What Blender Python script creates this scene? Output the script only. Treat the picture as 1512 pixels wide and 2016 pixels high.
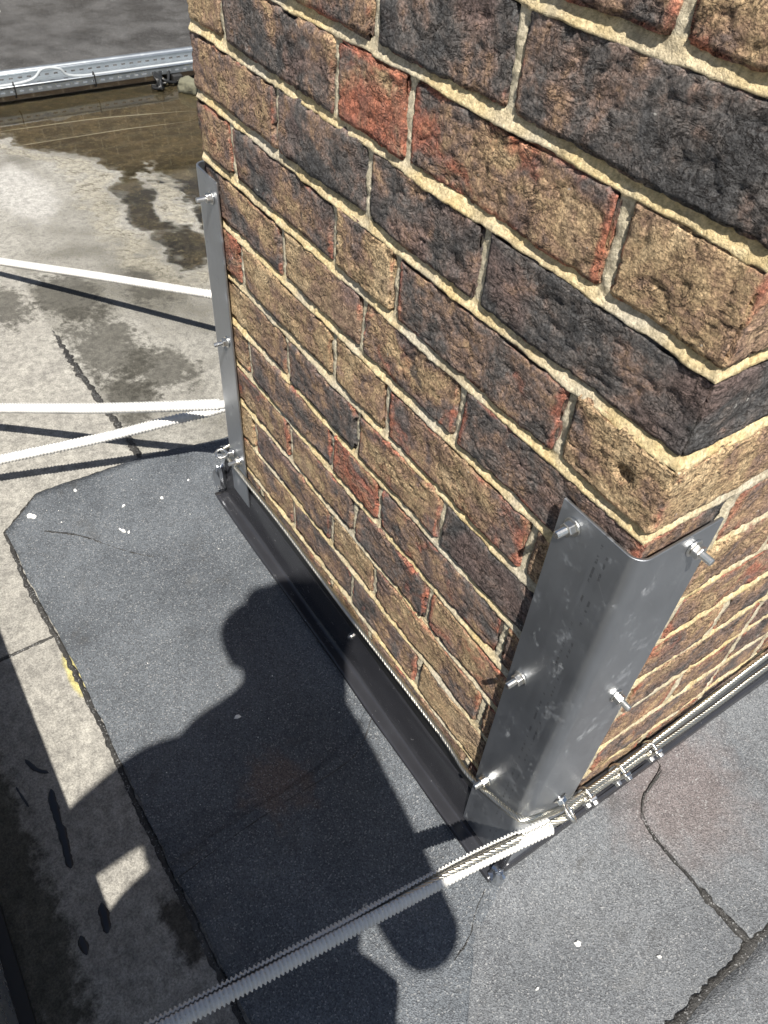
import bpy, bmesh, math, random
import numpy as np
from mathutils import Vector, Matrix

# ------------------------------------------------------------------ scene, camera, light
for o in list(bpy.data.objects):
    bpy.data.objects.remove(o)
SC = bpy.context.scene
COL = SC.collection
random.seed(7)
RNG = np.random.default_rng(11)

CAM_POS = np.array([0.1976258, -0.39408326, 0.49628764])
CAM_R = np.array([[0.55157753, 0.83227854, 0.05544955],
                  [0.62398704, -0.36759395, -0.68957586],
                  [-0.55353627, 0.41495435, -0.72208759]])   # rows: right, down, forward
F_PX = 1521.6
cam_data = bpy.data.cameras.new('camera')
cam_data.sensor_fit = 'VERTICAL'
cam_data.sensor_height = 24.0
cam_data.lens = 24.0 * F_PX / 2016.0
cam_data.clip_start = 0.01
cam_data.clip_end = 500.0
cam_data.dof.use_dof = True
cam_data.dof.focus_distance = 0.95
cam_data.dof.aperture_fstop = 26.0
cam = bpy.data.objects.new('camera', cam_data)
COL.objects.link(cam)
cam.matrix_world = Matrix((
    (CAM_R[0, 0], -CAM_R[1, 0], -CAM_R[2, 0], CAM_POS[0]),
    (CAM_R[0, 1], -CAM_R[1, 1], -CAM_R[2, 1], CAM_POS[1]),
    (CAM_R[0, 2], -CAM_R[1, 2], -CAM_R[2, 2], CAM_POS[2]),
    (0, 0, 0, 1)))
SC.camera = cam

LDIR = np.array([-0.475, 0.262, -0.840]); LDIR /= np.linalg.norm(LDIR)   # direction sunlight travels
world = bpy.data.worlds.new('World')
SC.world = world
world.use_nodes = True
wn = world.node_tree.nodes
sky = wn.new('ShaderNodeTexSky')
sky.sky_type = 'NISHITA'
sky.sun_disc = False
sky.sun_elevation = math.radians(57.1)
sky.sun_rotation = math.atan2(-LDIR[0], -LDIR[1])
world.node_tree.links.new(sky.outputs[0], wn['Background'].inputs[0])
wn['Background'].inputs[1].default_value = 0.05

sun_data = bpy.data.lights.new('sun', 'SUN')
sun_data.energy = 5.0
sun_data.angle = math.radians(0.55)
sun_data.color = (1.0, 0.955, 0.88)
sun = bpy.data.objects.new('sun', sun_data)
COL.objects.link(sun)
sun.rotation_euler = Vector(LDIR).to_track_quat('-Z', 'Y').to_euler()
sun.location = (3, -2, 6)

SC.view_settings.view_transform = 'Standard'
SC.view_settings.look = 'None'
SC.view_settings.gamma = 1.0
SC.view_settings.use_curve_mapping = False
SC.view_settings.exposure = 0.85

# ------------------------------------------------------------------ helpers
def link(o, parent=None):
    COL.objects.link(o)
    if parent is not None:
        o.parent = parent
    return o

def tag(o, label=None, cat=None, group=None, kind=None):
    if label: o['label'] = label
    if cat: o['category'] = cat
    if group: o['group'] = group
    if kind: o['kind'] = kind
    return o

def empty(name, loc=(0, 0, 0), **kw):
    o = bpy.data.objects.new(name, None)
    o.empty_display_size = 0.05
    o.location = loc
    link(o)
    return tag(o, **kw)

def mesh_obj(name, verts, faces, mat, parent=None, smooth=False, loc=None):
    me = bpy.data.meshes.new(name)
    me.from_pydata([tuple(v) for v in verts], [], [tuple(int(i) for i in f) for f in faces])
    if smooth:
        me.polygons.foreach_set('use_smooth', [True] * len(me.polygons))
    me.materials.append(mat)
    o = bpy.data.objects.new(name, me)
    link(o, parent)
    if loc is not None:
        o.location = loc
    return o

def np_mesh(name, V, Q, mat, smooth=True):
    """fast mesh from arrays V (n,3) and quads Q (m,4)"""
    me = bpy.data.meshes.new(name)
    V = np.ascontiguousarray(V, dtype=np.float32); Q = np.ascontiguousarray(Q, dtype=np.int32)
    me.vertices.add(len(V)); me.vertices.foreach_set('co', V.ravel())
    me.loops.add(Q.size); me.loops.foreach_set('vertex_index', Q.ravel())
    me.polygons.add(len(Q))
    me.polygons.foreach_set('loop_start', np.arange(0, Q.size, 4, dtype=np.int32))
    me.polygons.foreach_set('use_smooth', np.full(len(Q), smooth, dtype=bool))
    me.update(calc_edges=True)
    me.validate()
    if mat: me.materials.append(mat)
    return me

class MB:
    """collects simple shapes into one mesh"""
    def __init__(s): s.v = []; s.f = []
    def add(s, verts, faces):
        b = len(s.v); s.v += [tuple(v) for v in verts]; s.f += [tuple(i + b for i in f) for f in faces]
    def box(s, lo, hi):
        (x0, y0, z0), (x1, y1, z1) = lo, hi
        s.add([(x0, y0, z0), (x1, y0, z0), (x1, y1, z0), (x0, y1, z0), (x0, y0, z1), (x1, y0, z1), (x1, y1, z1), (x0, y1, z1)],
              [(0, 3, 2, 1), (4, 5, 6, 7), (0, 1, 5, 4), (1, 2, 6, 5), (2, 3, 7, 6), (3, 0, 4, 7)])
    def prism(s, base, axis, length, n, r, phase=0.0, r2=None):
        """n-gon prism starting at base along axis"""
        a = Vector(axis).normalized(); u = a.orthogonal().normalized(); w = a.cross(u)
        b = Vector(base); vs = []
        for k, (t, rr) in enumerate(((0, r), (length, r if r2 is None else r2))):
            for i in range(n):
                th = phase + 2 * math.pi * i / n
                vs.append(b + a * t + (u * math.cos(th) + w * math.sin(th)) * rr)
        fs = [tuple(range(n))[::-1], tuple(range(n, 2 * n))]
        fs += [(i, (i + 1) % n, n + (i + 1) % n, n + i) for i in range(n)]
        s.add(vs, fs)
    def tube(s, pts, r, n=8, cap=True, closed=False):
        V, Q = tube_arrays(pts, r, n, closed)
        s.add([tuple(v) for v in V], [tuple(q) for q in Q])
        if cap and not closed:
            b = len(s.v) - len(V)
            s.f.append(tuple(b + i for i in range(n))[::-1]); s.f.append(tuple(b + len(V) - n + i for i in range(n)))
    def obj(s, name, mat, parent=None, smooth=False, bevel=0):
        o = mesh_obj(name, s.v, s.f, mat, parent, smooth)
        if bevel:
            m = o.modifiers.new('bevel', 'BEVEL'); m.width = bevel; m.segments = 2; m.limit_method = 'ANGLE'
        return o

def catmull(pts, step):
    P = [np.array(p, float) for p in pts]
    P = [2 * P[0] - P[1]] + P + [2 * P[-1] - P[-2]]
    out = []
    for i in range(1, len(P) - 2):
        n = max(2, int(np.linalg.norm(P[i + 1] - P[i]) / step))
        for k in range(n):
            t = k / n
            out.append(0.5 * ((2 * P[i]) + (-P[i - 1] + P[i + 1]) * t + (2 * P[i - 1] - 5 * P[i] + 4 * P[i + 1] - P[i + 2]) * t * t
                              + (-P[i - 1] + 3 * P[i] - 3 * P[i + 1] + P[i + 2]) * t ** 3))
    out.append(P[-2])
    return np.array(out)

def frames(P, closed=False):
    T = np.gradient(P, axis=0)
    if closed:
        T = np.roll(P, -1, 0) - np.roll(P, 1, 0)
    T /= np.linalg.norm(T, axis=1)[:, None] + 1e-12
    up = np.array([0, 0, 1.0])
    if abs(T[0] @ up) > 0.9: up = np.array([1.0, 0, 0])
    N = np.zeros_like(P); N[0] = up - (up @ T[0]) * T[0]; N[0] /= np.linalg.norm(N[0])
    for i in range(1, len(P)):
        n = N[i - 1] - (N[i - 1] @ T[i]) * T[i]; N[i] = n / np.linalg.norm(n)
    return T, N, np.cross(T, N)

def tube_arrays(P, r, n=8, closed=False):
    P = np.array(P, float); T, N, B = frames(P, closed)
    r = np.broadcast_to(np.array(r, float), (len(P),))
    th = np.arange(n) * 2 * np.pi / n
    V = P[:, None, :] + r[:, None, None] * (np.cos(th)[None, :, None] * N[:, None, :] + np.sin(th)[None, :, None] * B[:, None, :])
    m = len(P); Q = []
    for i in range(m if closed else m - 1):
        j = (i + 1) % m
        for k in range(n):
            l = (k + 1) % n
            Q.append((i * n + k, i * n + l, j * n + l, j * n + k))
    return V.reshape(-1, 3), Q

# vectorised 3-D gradient noise -----------------------------------------------------------
_PERM = np.random.default_rng(3).permutation(4096)
_GR = np.random.default_rng(5).normal(size=(4096, 3)); _GR /= np.linalg.norm(_GR, axis=1)[:, None]
def gnoise(P):
    P = np.asarray(P, float); I = np.floor(P).astype(int); Fr = P - I; U = Fr * Fr * Fr * (Fr * (Fr * 6 - 15) + 10)
    out = np.zeros(len(P))
    for dx in (0, 1):
        for dy in (0, 1):
            for dz in (0, 1):
                h = _PERM[(_PERM[(_PERM[(I[:, 0] + dx) & 4095] + I[:, 1] + dy) & 4095] + I[:, 2] + dz) & 4095]
                g = (_GR[h] * (Fr - np.array([dx, dy, dz]))).sum(1)
                w = (U[:, 0] if dx else 1 - U[:, 0]) * (U[:, 1] if dy else 1 - U[:, 1]) * (U[:, 2] if dz else 1 - U[:, 2])
                out += g * w
    return out * 1.6
def fbm(P, octv=3, gain=0.5):
    s = 0; a = 1.0; P = np.asarray(P, float)
    for _ in range(octv):
        s = s + a * gnoise(P); P = P * 2.03 + 17.3; a *= gain
    return s
def sstep(a, b, x):
    t = np.clip((x - a) / (b - a), 0, 1); return t * t * (3 - 2 * t)

def grid_mesh(X, Y, Z):
    """V,Q from 2-D coordinate arrays"""
    n, m = X.shape
    V = np.stack([X.ravel(), Y.ravel(), Z.ravel()], 1)
    idx = np.arange(n * m).reshape(n, m)
    Q = np.stack([idx[:-1, :-1].ravel(), idx[1:, :-1].ravel(), idx[1:, 1:].ravel(), idx[:-1, 1:].ravel()], 1)
    return V, Q

# ------------------------------------------------------------------ materials
class NT:
    """small node-graph helper"""
    def __init__(s, name):
        s.m = bpy.data.materials.new(name); s.m.use_nodes = True
        s.t = s.m.node_tree; s.b = s.t.nodes['Principled BSDF']
    def n(s, typ, **kw):
        nd = s.t.nodes.new(typ)
        for k, v in kw.items(): setattr(nd, k, v)
        return nd
    def l(s, a, b): s.t.links.new(a, b)
    def put(s, inp, v):
        if isinstance(v, bpy.types.NodeSocket): s.l(v, inp)
        elif v is not None:
            if isinstance(v, (tuple, list)) and len(v) == 3 and inp.type == 'RGBA': v = (*v, 1)
            inp.default_value = v
    def math(s, op, a, b=None, c=None, clamp=False):
        nd = s.n('ShaderNodeMath', operation=op, use_clamp=clamp); s.put(nd.inputs[0], a)
        if b is not None: s.put(nd.inputs[1], b)
        if c is not None: s.put(nd.inputs[2], c)
        return nd.outputs[0]
    def vmath(s, op, a, b=None, scale=None):
        nd = s.n('ShaderNodeVectorMath', operation=op); s.put(nd.inputs[0], a)
        if b is not None: s.put(nd.inputs[1], b)
        if scale is not None: s.put(nd.inputs['Scale'], scale)
        return nd.outputs['Value'] if op in ('DISTANCE', 'LENGTH', 'DOT_PRODUCT') else nd.outputs[0]
    def noise(s, vec, scale, detail=4, rough=0.55, dist=0.0):
        nd = s.n('ShaderNodeTexNoise'); s.put(nd.inputs['Vector'], vec); nd.inputs['Scale'].default_value = scale
        nd.inputs['Detail'].default_value = detail; nd.inputs['Roughness'].default_value = rough; nd.inputs['Distortion'].default_value = dist
        return nd.outputs[0]
    def voro(s, vec, scale, feature='F1', rand=1.0):
        nd = s.n('ShaderNodeTexVoronoi', feature=feature); s.put(nd.inputs['Vector'], vec); nd.inputs['Scale'].default_value = scale
        nd.inputs['Randomness'].default_value = rand
        return nd
    def ramp(s, v, a, b):
        """linear 0..1 between a and b"""
        nd = s.n('ShaderNodeMapRange'); nd.clamp = True; nd.interpolation_type = 'SMOOTHSTEP'
        s.put(nd.inputs[0], v); s.put(nd.inputs[1], a); s.put(nd.inputs[2], b)
        return nd.outputs[0]
    def mix(s, f, a, b, mode='MIX'):
        nd = s.n('ShaderNodeMix', data_type='RGBA', blend_type=mode); s.put(nd.inputs[0], f); s.put(nd.inputs[6], a); s.put(nd.inputs[7], b)
        return nd.outputs[2]
    def pos(s): return s.n('ShaderNodeNewGeometry').outputs['Position']
    def obj(s): return s.n('ShaderNodeTexCoord').outputs['Object']
    def scale(s, v, xyz):
        return s.vmath('MULTIPLY', v, xyz)
    def bump(s, h, dist, strength=1.0, prev=None):
        nd = s.n('ShaderNodeBump'); nd.inputs['Strength'].default_value = strength; nd.inputs['Distance'].default_value = dist
        s.put(nd.inputs['Height'], h)
        if prev is not None: s.l(prev, nd.inputs['Normal'])
        return nd.outputs[0]
    def set(s, color=None, rough=None, metal=None, normal=None, spec=None, **kw):
        i = s.b.inputs
        if color is not None: s.put(i['Base Color'], color)
        if rough is not None: s.put(i['Roughness'], rough)
        if metal is not None: s.put(i['Metallic'], metal)
        if spec is not None: s.put(i['Specular IOR Level'], spec)
        if normal is not None: s.l(normal, i['Normal'])
        for k, v in kw.items(): s.put(i[k], v)
        return s.m

def mat_brick():
    """hand-made stock brick; object colour carries (red body showing, tone dark..tan, burnt spots)"""
    g = NT('stock_brick')
    oi = g.n('ShaderNodeObjectInfo')
    sep = g.n('ShaderNodeSeparateColor'); g.l(oi.outputs['Color'], sep.inputs[0])
    red, tone, spots = sep.outputs[0], sep.outputs[1], sep.outputs[2]
    off = g.vmath('SCALE', (13.1, 7.7, 9.3), scale=g.math('MULTIPLY', oi.outputs['Random'], 9.0))
    p = g.vmath('ADD', g.obj(), off)
    n1 = g.noise(p, 11, 4, 0.55, 0.8)
    n2 = g.noise(g.vmath('ADD', p, (3, 1, 5)), 30, 4, 0.6, 0.5)
    n3 = g.noise(p, 85, 4, 0.68)
    n4 = g.noise(p, 400, 3, 0.75)
    n5 = g.noise(g.vmath('ADD', p, (7, 4, 2)), 13, 3, 0.5, 0.5)
    t = g.math('ADD', tone, g.math('MULTIPLY', g.math('SUBTRACT', n1, 0.5), 1.9))
    t = g.math('ADD', t, g.math('MULTIPLY', g.math('SUBTRACT', n2, 0.5), 1.1))
    t = g.math('ADD', t, g.math('MULTIPLY', g.math('SUBTRACT', n3, 0.5), 0.75))
    rp = g.n('ShaderNodeValToRGB'); g.l(t, rp.inputs[0])
    el = rp.color_ramp.elements
    stops = [(0.0, (.082, .081, .083)), (.20, (.140, .126, .120)), (.38, (.225, .165, .140)), (.55, (.345, .232, .155)), (.74, (.440, .318, .190)), (1.0, (.550, .420, .260))]
    el[0].position, el[0].color = stops[0][0], (*stops[0][1], 1)
    el[1].position, el[1].color = stops[-1][0], (*stops[-1][1], 1)
    for q, c_ in stops[1:-1]:
        e = el.new(q); e.color = (*c_, 1)
    c = rp.outputs[0]
    # purple flashing of the firing
    c = g.mix(g.math('MULTIPLY', g.ramp(n5, .50, .68), .55), c, (.215, .145, .130))
    # soft near-black burnt spots
    sp_ = g.noise(g.vmath('ADD', p, (1, 9, 4)), 19, 3, 0.55, 0.4)
    sm = g.ramp(g.math('ADD', sp_, g.math('MULTIPLY', g.math('SUBTRACT', n3, .5), .10)), g.math('SUBTRACT', .74, g.math('MULTIPLY', spots, .20)), g.math('SUBTRACT', .80, g.math('MULTIPLY', spots, .18)))
    c = g.mix(g.math('MULTIPLY', sm, .8), c, (.045, .046, .054))
    # red body at the ends and arrises
    gen = g.n('ShaderNodeTexCoord').outputs['Generated']
    sg = g.n('ShaderNodeSeparateXYZ'); g.l(gen, sg.inputs[0])
    ex = g.math('ABSOLUTE', g.math('SUBTRACT', sg.outputs[0], 0.5))
    ez = g.math('ABSOLUTE', g.math('SUBTRACT', sg.outputs[2], 0.5))
    ey = g.math('ABSOLUTE', g.math('SUBTRACT', sg.outputs[1], 0.5))
    ea, eb, ec = g.ramp(ex, 0.42, 0.5), g.ramp(ey, 0.40, 0.5), g.ramp(ez, 0.34, 0.5)
    edge = g.math('MAXIMUM', g.math('MINIMUM', ea, eb), g.math('MINIMUM', g.math('MAXIMUM', ea, eb), g.math('MULTIPLY', ec, 0.8)))   # second largest: arrises only
    nr = g.noise(g.vmath('ADD', p, (5, 5, 1)), 21, 4, 0.62, 0.6)
    rm = g.math('ADD', g.math('MULTIPLY', nr, 1.0), g.math('ADD', g.math('MULTIPLY', edge, 0.26), g.math('MULTIPLY', red, 0.46)))
    rmask = g.ramp(rm, 0.74, 0.94)
    redc = g.mix(g.ramp(n3, 0.35, 0.65), (0.50, 0.175, 0.105), (0.30, 0.120, 0.092))
    redc = g.mix(g.ramp(n2, .5, .75), redc, (.46, .25, .17))
    c = g.mix(g.math('MULTIPLY', rmask, 0.82), c, redc)
    # sand grain, soot, pale efflorescence
    c = g.mix(1.0, c, g.mix(g.ramp(n4, .30, .70), (0.50, 0.49, 0.48), (1.58, 1.55, 1.50)), 'MULTIPLY')
    fl = g.ramp(g.noise(p, 120, 2, 0.5), 0.745, 0.775)
    c = g.mix(g.math('MULTIPLY', fl, 0.6), c, (0.62, 0.60, 0.55))
    # relief: folded creases of hand-moulded clay, cracks, pits, sand grain
    ps = g.scale(p, (1.0, 1.0, 2.2))
    cr = g.noise(ps, 36, 5, 0.60, 1.3)
    crease = g.ramp(g.math('ABSOLUTE', g.math('SUBTRACT', cr, 0.5)), 0.0, 0.024)
    crm = g.ramp(g.noise(p, 18, 2, .5), .36, .52)
    crease = g.math('SUBTRACT', 1.0, g.math('MULTIPLY', g.math('SUBTRACT', 1.0, crease), crm))
    cr2 = g.noise(g.vmath('ADD', ps, (8, 2, 4)), 100, 4, 0.6, 1.0)
    crease2 = g.ramp(g.math('ABSOLUTE', g.math('SUBTRACT', cr2, 0.5)), 0.0, 0.045)
    pits = g.ramp(g.voro(p, 150).outputs['Distance'], 0.05, 0.25)
    b = g.bump(crease, 0.0022, 1.0)
    b = g.bump(crease2, 0.0006, 0.8, b)
    b = g.bump(pits, 0.0006, 0.7, b)
    b = g.bump(g.noise(p, 380, 4, 0.72), 0.0026, 1.0, b)
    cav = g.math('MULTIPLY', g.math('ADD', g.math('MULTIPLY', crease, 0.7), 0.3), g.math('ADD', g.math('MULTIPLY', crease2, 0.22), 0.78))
    c = g.mix(g.math('SUBTRACT', 1.0, cav), c, (0.030, 0.024, 0.022))      # shade in the creases painted into the colour
    return g.set(c, rough=0.92, normal=b, spec=0.25)

def mat_mortar():
    g = NT('lime_mortar')
    p = g.pos()
    at = g.n('ShaderNodeAttribute', attribute_name='perpend')
    n1 = g.noise(p, 40, 4, 0.6); n2 = g.noise(p, 300, 4, 0.7); n3 = g.noise(p, 9, 3, 0.5)
    bed = g.mix(g.ramp(n1, 0.35, 0.65), (0.54, 0.415, 0.215), (0.66, 0.54, 0.325))
    bed = g.mix(g.ramp(n3, 0.42, 0.66), bed, (0.50, 0.445, 0.345))
    bed = g.mix(g.math('MULTIPLY', g.ramp(g.noise(p, 22, 4, .65), .52, .70), .6), bed, (.27, .225, .155))
    per = g.mix(g.ramp(n1, 0.3, 0.7), (0.44, 0.385, 0.275), (0.60, 0.535, 0.405))
    c = g.mix(at.outputs['Fac'], bed, per)
    c = g.mix(1.0, c, g.mix(g.ramp(n2, .25, .75), (0.60, 0.60, 0.58), (1.34, 1.34, 1.34)), 'MULTIPLY')
    b = g.bump(g.noise(p, 170, 5, 0.75), 0.0032, 0.9)
    b = g.bump(g.noise(p, 700, 3, 0.7), 0.0009, 0.8, b)
    return g.set(c, rough=0.95, normal=b, spec=0.2)

def mat_felt(name, c0, c1, rough=0.62, tint=None):
    g = NT(name)
    p = g.pos()
    big = g.noise(p, 5, 4, 0.55); mid = g.noise(p, 38, 4, 0.6)
    v = g.voro(p, 620); rnd = g.n('ShaderNodeSeparateColor'); g.l(v.outputs['Color'], rnd.inputs[0])
    fine = g.noise(p, 420, 3, 0.75)
    c = g.mix(g.ramp(big, 0.35, 0.65), c0, c1)
    if tint:
        (tx, ty), tr, tc = tint
        d = g.vmath('DISTANCE', p, (tx, ty, -0.61))
        m = g.ramp(g.math('ADD', d, g.math('MULTIPLY', g.math('SUBTRACT', mid, 0.5), 0.12)), tr, tr * 0.3)
        c = g.mix(g.math('MULTIPLY', m, 0.32), c, tc)
    c = g.mix(1.0, c, g.mix(mid, (0.72, 0.72, 0.72), (1.28, 1.28, 1.28)), 'MULTIPLY')
    c = g.mix(1.0, c, g.mix(rnd.outputs[0], (0.55, 0.55, 0.56), (1.47, 1.47, 1.45)), 'MULTIPLY')
    white = g.ramp(rnd.outputs[1], 0.93, 0.96)
    c = g.mix(g.math('MULTIPLY', white, 0.55), c, (0.34, 0.34, 0.335))
    dirt = g.ramp(g.noise(p, 13, 5, 0.7, .5), 0.56, 0.74)
    c = g.mix(g.math('MULTIPLY', dirt, 0.5), c, (0.045, 0.043, 0.040))
    bald = g.ramp(g.noise(g.vmath('ADD', p, (4, 2, 1)), 7, 5, 0.7, .4), 0.58, 0.72)
    c = g.mix(g.math('MULTIPLY', bald, 0.35), c, (0.17, 0.17, 0.165))
    b = g.bump(v.outputs['Distance'], 0.0012, 0.8)
    b = g.bump(fine, 0.0012, 0.7, b)
    b = g.bump(g.noise(p, 14, 3, 0.5), 0.006, 0.5, b)
    return g.set(c, rough=rough, normal=b, spec=0.45)

def mat_roof():
    g = NT('weathered_roof')
    p = g.pos()
    sp = g.n('ShaderNodeSeparateXYZ'); g.l(p, sp.inputs[0])
    n1 = g.noise(p, 3.2, 5, 0.6, 0.3); n2 = g.noise(p, 14, 5, 0.65, 0.4); n3 = g.noise(p, 60, 4, 0.7); n4 = g.noise(p, 380, 3, 0.75)
    pale = g.mix(g.ramp(n2, 0.3, 0.7), (0.300, 0.287, 0.258), (0.238, 0.227, 0.206))
    grey = g.mix(g.ramp(n1, 0.35, 0.68), (0.265, 0.255, 0.230), (0.165, 0.157, 0.138))
    seam = g.ramp(g.math('ADD', sp.outputs[1], g.math('MULTIPLY', g.math('SUBTRACT', n2, 0.5), 0.02)), -0.125, -0.11)   # two lapped sheets
    c = g.mix(seam, pale, grey)
    # lichen and grime in blotches
    lich = g.ramp(g.math('ADD', g.math('MULTIPLY', n1, 0.5), g.math('MULTIPLY', n3, 0.5)), 0.50, 0.64)
    c = g.mix(g.math('MULTIPLY', lich, g.math('ADD', 0.15, g.math('MULTIPLY', seam, 0.5))), c, (0.075, 0.070, 0.055))
    def blob(c, x, y, rx, ry, col, amt, wob=0.55):
        q = g.vmath('DIVIDE', g.vmath('SUBTRACT', p, (x, y, -0.62)), (rx, ry, 1.0))
        q2 = g.n('ShaderNodeSeparateXYZ'); g.l(q, q2.inputs[0])
        d = g.math('SQRT', g.math('ADD', g.math('MULTIPLY', q2.outputs[0], q2.outputs[0]), g.math('MULTIPLY', q2.outputs[1], q2.outputs[1])))
        d = g.math('ADD', d, g.math('MULTIPLY', g.math('SUBTRACT', g.math('ADD', g.math('MULTIPLY', n2, 0.6), g.math('MULTIPLY', n3, 0.4)), 0.5), wob * 4))
        return g.mix(g.math('MULTIPLY', g.ramp(d, 1.15, 0.6), amt), c, col)
    for (x, y, rx, ry) in ((-1.46, -0.03, .20, .09), (-1.72, -0.03, .14, .08), (-1.32, .05, .10, .09), (-1.68, .17, .12, .08), (-1.75, -.19, .12, .06), (-1.25, -.05, .12, .06)):
        c = blob(c, x, y, rx, ry, (0.048, 0.045, 0.037), 0.75, 0.8)
    c = blob(c, -2.37, 0.03, .24, .10, (0.36, 0.35, 0.33), 0.8, 0.35)       # dried lime-white patch
    c = blob(c, -0.61, -0.389, .055, .012, (0.42, 0.37, 0.13), 0.8, 0.3)    # yellow lichen by the felt edge
    c = blob(c, -0.35, -0.56, .34, .05, (0.05, 0.048, 0.035), 0.85, 0.6)   # grime along the parapet foot
    c = blob(c, -0.16, -0.392, .05, .022, (0.05, 0.045, 0.036), 0.9, 0.7)
    # silt where water stands (below the waterline) and the damp fringe just above it
    wz = g.math('ADD', sp.outputs[2], 0.62)
    wet = g.ramp(wz, -0.0005, -0.0022)
    basin = g.ramp(sp.outputs[0], -1.55, -1.70)
    silt = g.mix(g.ramp(n2, 0.35, 0.65), (0.085, 0.066, 0.035), (0.045, 0.037, 0.022))
    silt = g.mix(g.ramp(n3, 0.55, 0.75), silt, (0.13, 0.105, 0.06))
    c = g.mix(g.math('MULTIPLY', wet, basin), c, silt)
    ck = g.voro(g.vmath('ADD', p, g.vmath('SCALE', (1, 1, 0), scale=g.math('MULTIPLY', n3, 0.06))), 26, 'DISTANCE_TO_EDGE')
    fringe = g.math('MULTIPLY', g.math('MULTIPLY', g.ramp(wz, 0.0035, 0.0012), g.ramp(wz, -0.0008, 0.0008)), basin)
    c = g.mix(g.math('MULTIPLY', fringe, 0.7), c, (0.27, 0.25, 0.20))
    crack = g.math('MULTIPLY', g.ramp(ck.outputs['Distance'], 0.045, 0.012), fringe)
    c = g.mix(g.math('MULTIPLY', crack, 0.8), c, (0.07, 0.06, 0.045))
    c = g.mix(1.0, c, g.mix(g.ramp(n4, .25, .75), (0.60, 0.60, 0.60), (1.36, 1.36, 1.35)), 'MULTIPLY')
    c = g.mix(1.0, c, g.mix(g.ramp(n3, .25, .75), (0.66, 0.66, 0.66), (1.30, 1.30, 1.29)), 'MULTIPLY')
    pepper = g.ramp(g.noise(p, 150, 2, 0.6), 0.68, 0.74)
    c = g.mix(g.math('MULTIPLY', pepper, 0.5), c, (0.06, 0.055, 0.045))
    b = g.bump(n3, 0.004, 0.7)
    b = g.bump(n4, 0.0012, 0.8, b)
    return g.set(c, rough=0.9, normal=b, spec=0.3)

def mat_metal(name, col, rough, scratch=0.0, dirt=0.0, aniso=0.0, metal=1.0, bump=0.0):
    g = NT(name)
    p = g.obj()
    n = g.noise(p, 20, 4, 0.6); st = g.noise(g.scale(p, (160, 160, 3)), 1.0, 3, 0.6)
    c = g.mix(n, tuple(x * 0.9 for x in col), tuple(min(1, x * 1.08) for x in col))
    r = g.math('ADD', rough - 0.06, g.math('MULTIPLY', n, 0.12))
    if scratch:
        sm = g.ramp(g.noise(g.scale(p, (1.0, 1.0, 0.5)), 55, 4, 0.7), 0.60, 0.72)
        c = g.mix(g.math('MULTIPLY', sm, scratch), c, (0.62, 0.63, 0.63))
        r = g.math('ADD', r, g.math('MULTIPLY', sm, 0.22))
        r = g.math('ADD', r, g.math('MULTIPLY', g.math('SUBTRACT', st, 0.5), 0.12))
    if dirt:
        dm = g.ramp(g.noise(p, 45, 5, 0.7), 0.56, 0.72)
        c = g.mix(g.math('MULTIPLY', dm, dirt), c, (0.10, 0.09, 0.075))
        r = g.math('ADD', r, g.math('MULTIPLY', dm, 0.25))
    if scratch:      # rows of faint mill-print dashes down the sheet and long hairline scratches
        so = g.n('ShaderNodeSeparateXYZ'); g.l(g.pos(), so.inputs[0])
        zz = so.outputs[2]
        for k_, x0 in enumerate((-.027, -.019)):
            d_ = g.math('ABSOLUTE', g.math('SUBTRACT', so.outputs[0], x0))
            line = g.ramp(d_, .0016, .0008)
            dash = g.ramp(g.noise(g.scale(g.pos(), (60, 60, 190)), 1.0, 2, .6), .54, .60)
            c = g.mix(g.math('MULTIPLY', g.math('MULTIPLY', line, dash), .45), c, (.10, .10, .105))
        hs = g.noise(g.vmath('MULTIPLY', g.vmath('ADD', p, g.vmath('SCALE', (0, 0, 1), scale=g.math('MULTIPLY', g.vmath('DOT_PRODUCT', p, (1, 1, 0)), 1.2))), (30, 30, 420)), 1.0, 2, .5)
        c = g.mix(g.math('MULTIPLY', g.ramp(hs, .70, .74), .25), c, (.75, .76, .77))
    nb = g.bump(g.math('ADD', g.math('MULTIPLY', st, 0.3), n), 0.0006 + bump, 0.35)
    return g.set(c, rough=r, metal=metal, normal=nb)

def mat_simple(name, col, rough=0.6, spec=0.5, var=0.15, scale=60, bump=0.0):
    g = NT(name)
    p = g.obj(); n = g.noise(p, scale, 4, 0.6)
    c = g.mix(n, tuple(x * (1 - var) for x in col), tuple(min(1, x * (1 + var)) for x in col))
    nb = g.bump(n, bump, 0.6) if bump else None
    return g.set(c, rough=rough, spec=spec, normal=nb)

def mat_flash():
    g = NT('black_flashing')
    p = g.pos()
    n = g.noise(p, 30, 4, 0.6); d = g.noise(g.scale(p, (1, 1, 3)), 26, 5, 0.72, 0.8)
    c = g.mix(n, (0.020, 0.020, 0.023), (0.034, 0.035, 0.040))
    dm = g.ramp(d, 0.60, 0.80)
    c = g.mix(g.math('MULTIPLY', dm, 0.5), c, (0.13, 0.128, 0.125))
    sc = g.ramp(g.noise(p, 170, 3, 0.7), 0.70, 0.76)
    c = g.mix(g.math('MULTIPLY', sc, 0.7), c, (0.6, 0.6, 0.6))
    r = g.math('ADD', 0.24, g.math('MULTIPLY', dm, 0.3))
    b = g.bump(g.noise(g.scale(p, (1, 1, 1)), 16, 3, 0.5), 0.003, 0.4)
    return g.set(c, rough=r, normal=b, spec=0.6)

def mat_water():
    g = NT('rain_water')
    b = g.bump(g.noise(g.pos(), 9, 2, 0.5), 0.002, 0.15)
    return g.set((0.92, 0.90, 0.82), rough=0.03, normal=b, **{'Transmission Weight': 1.0, 'IOR': 1.33})

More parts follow.
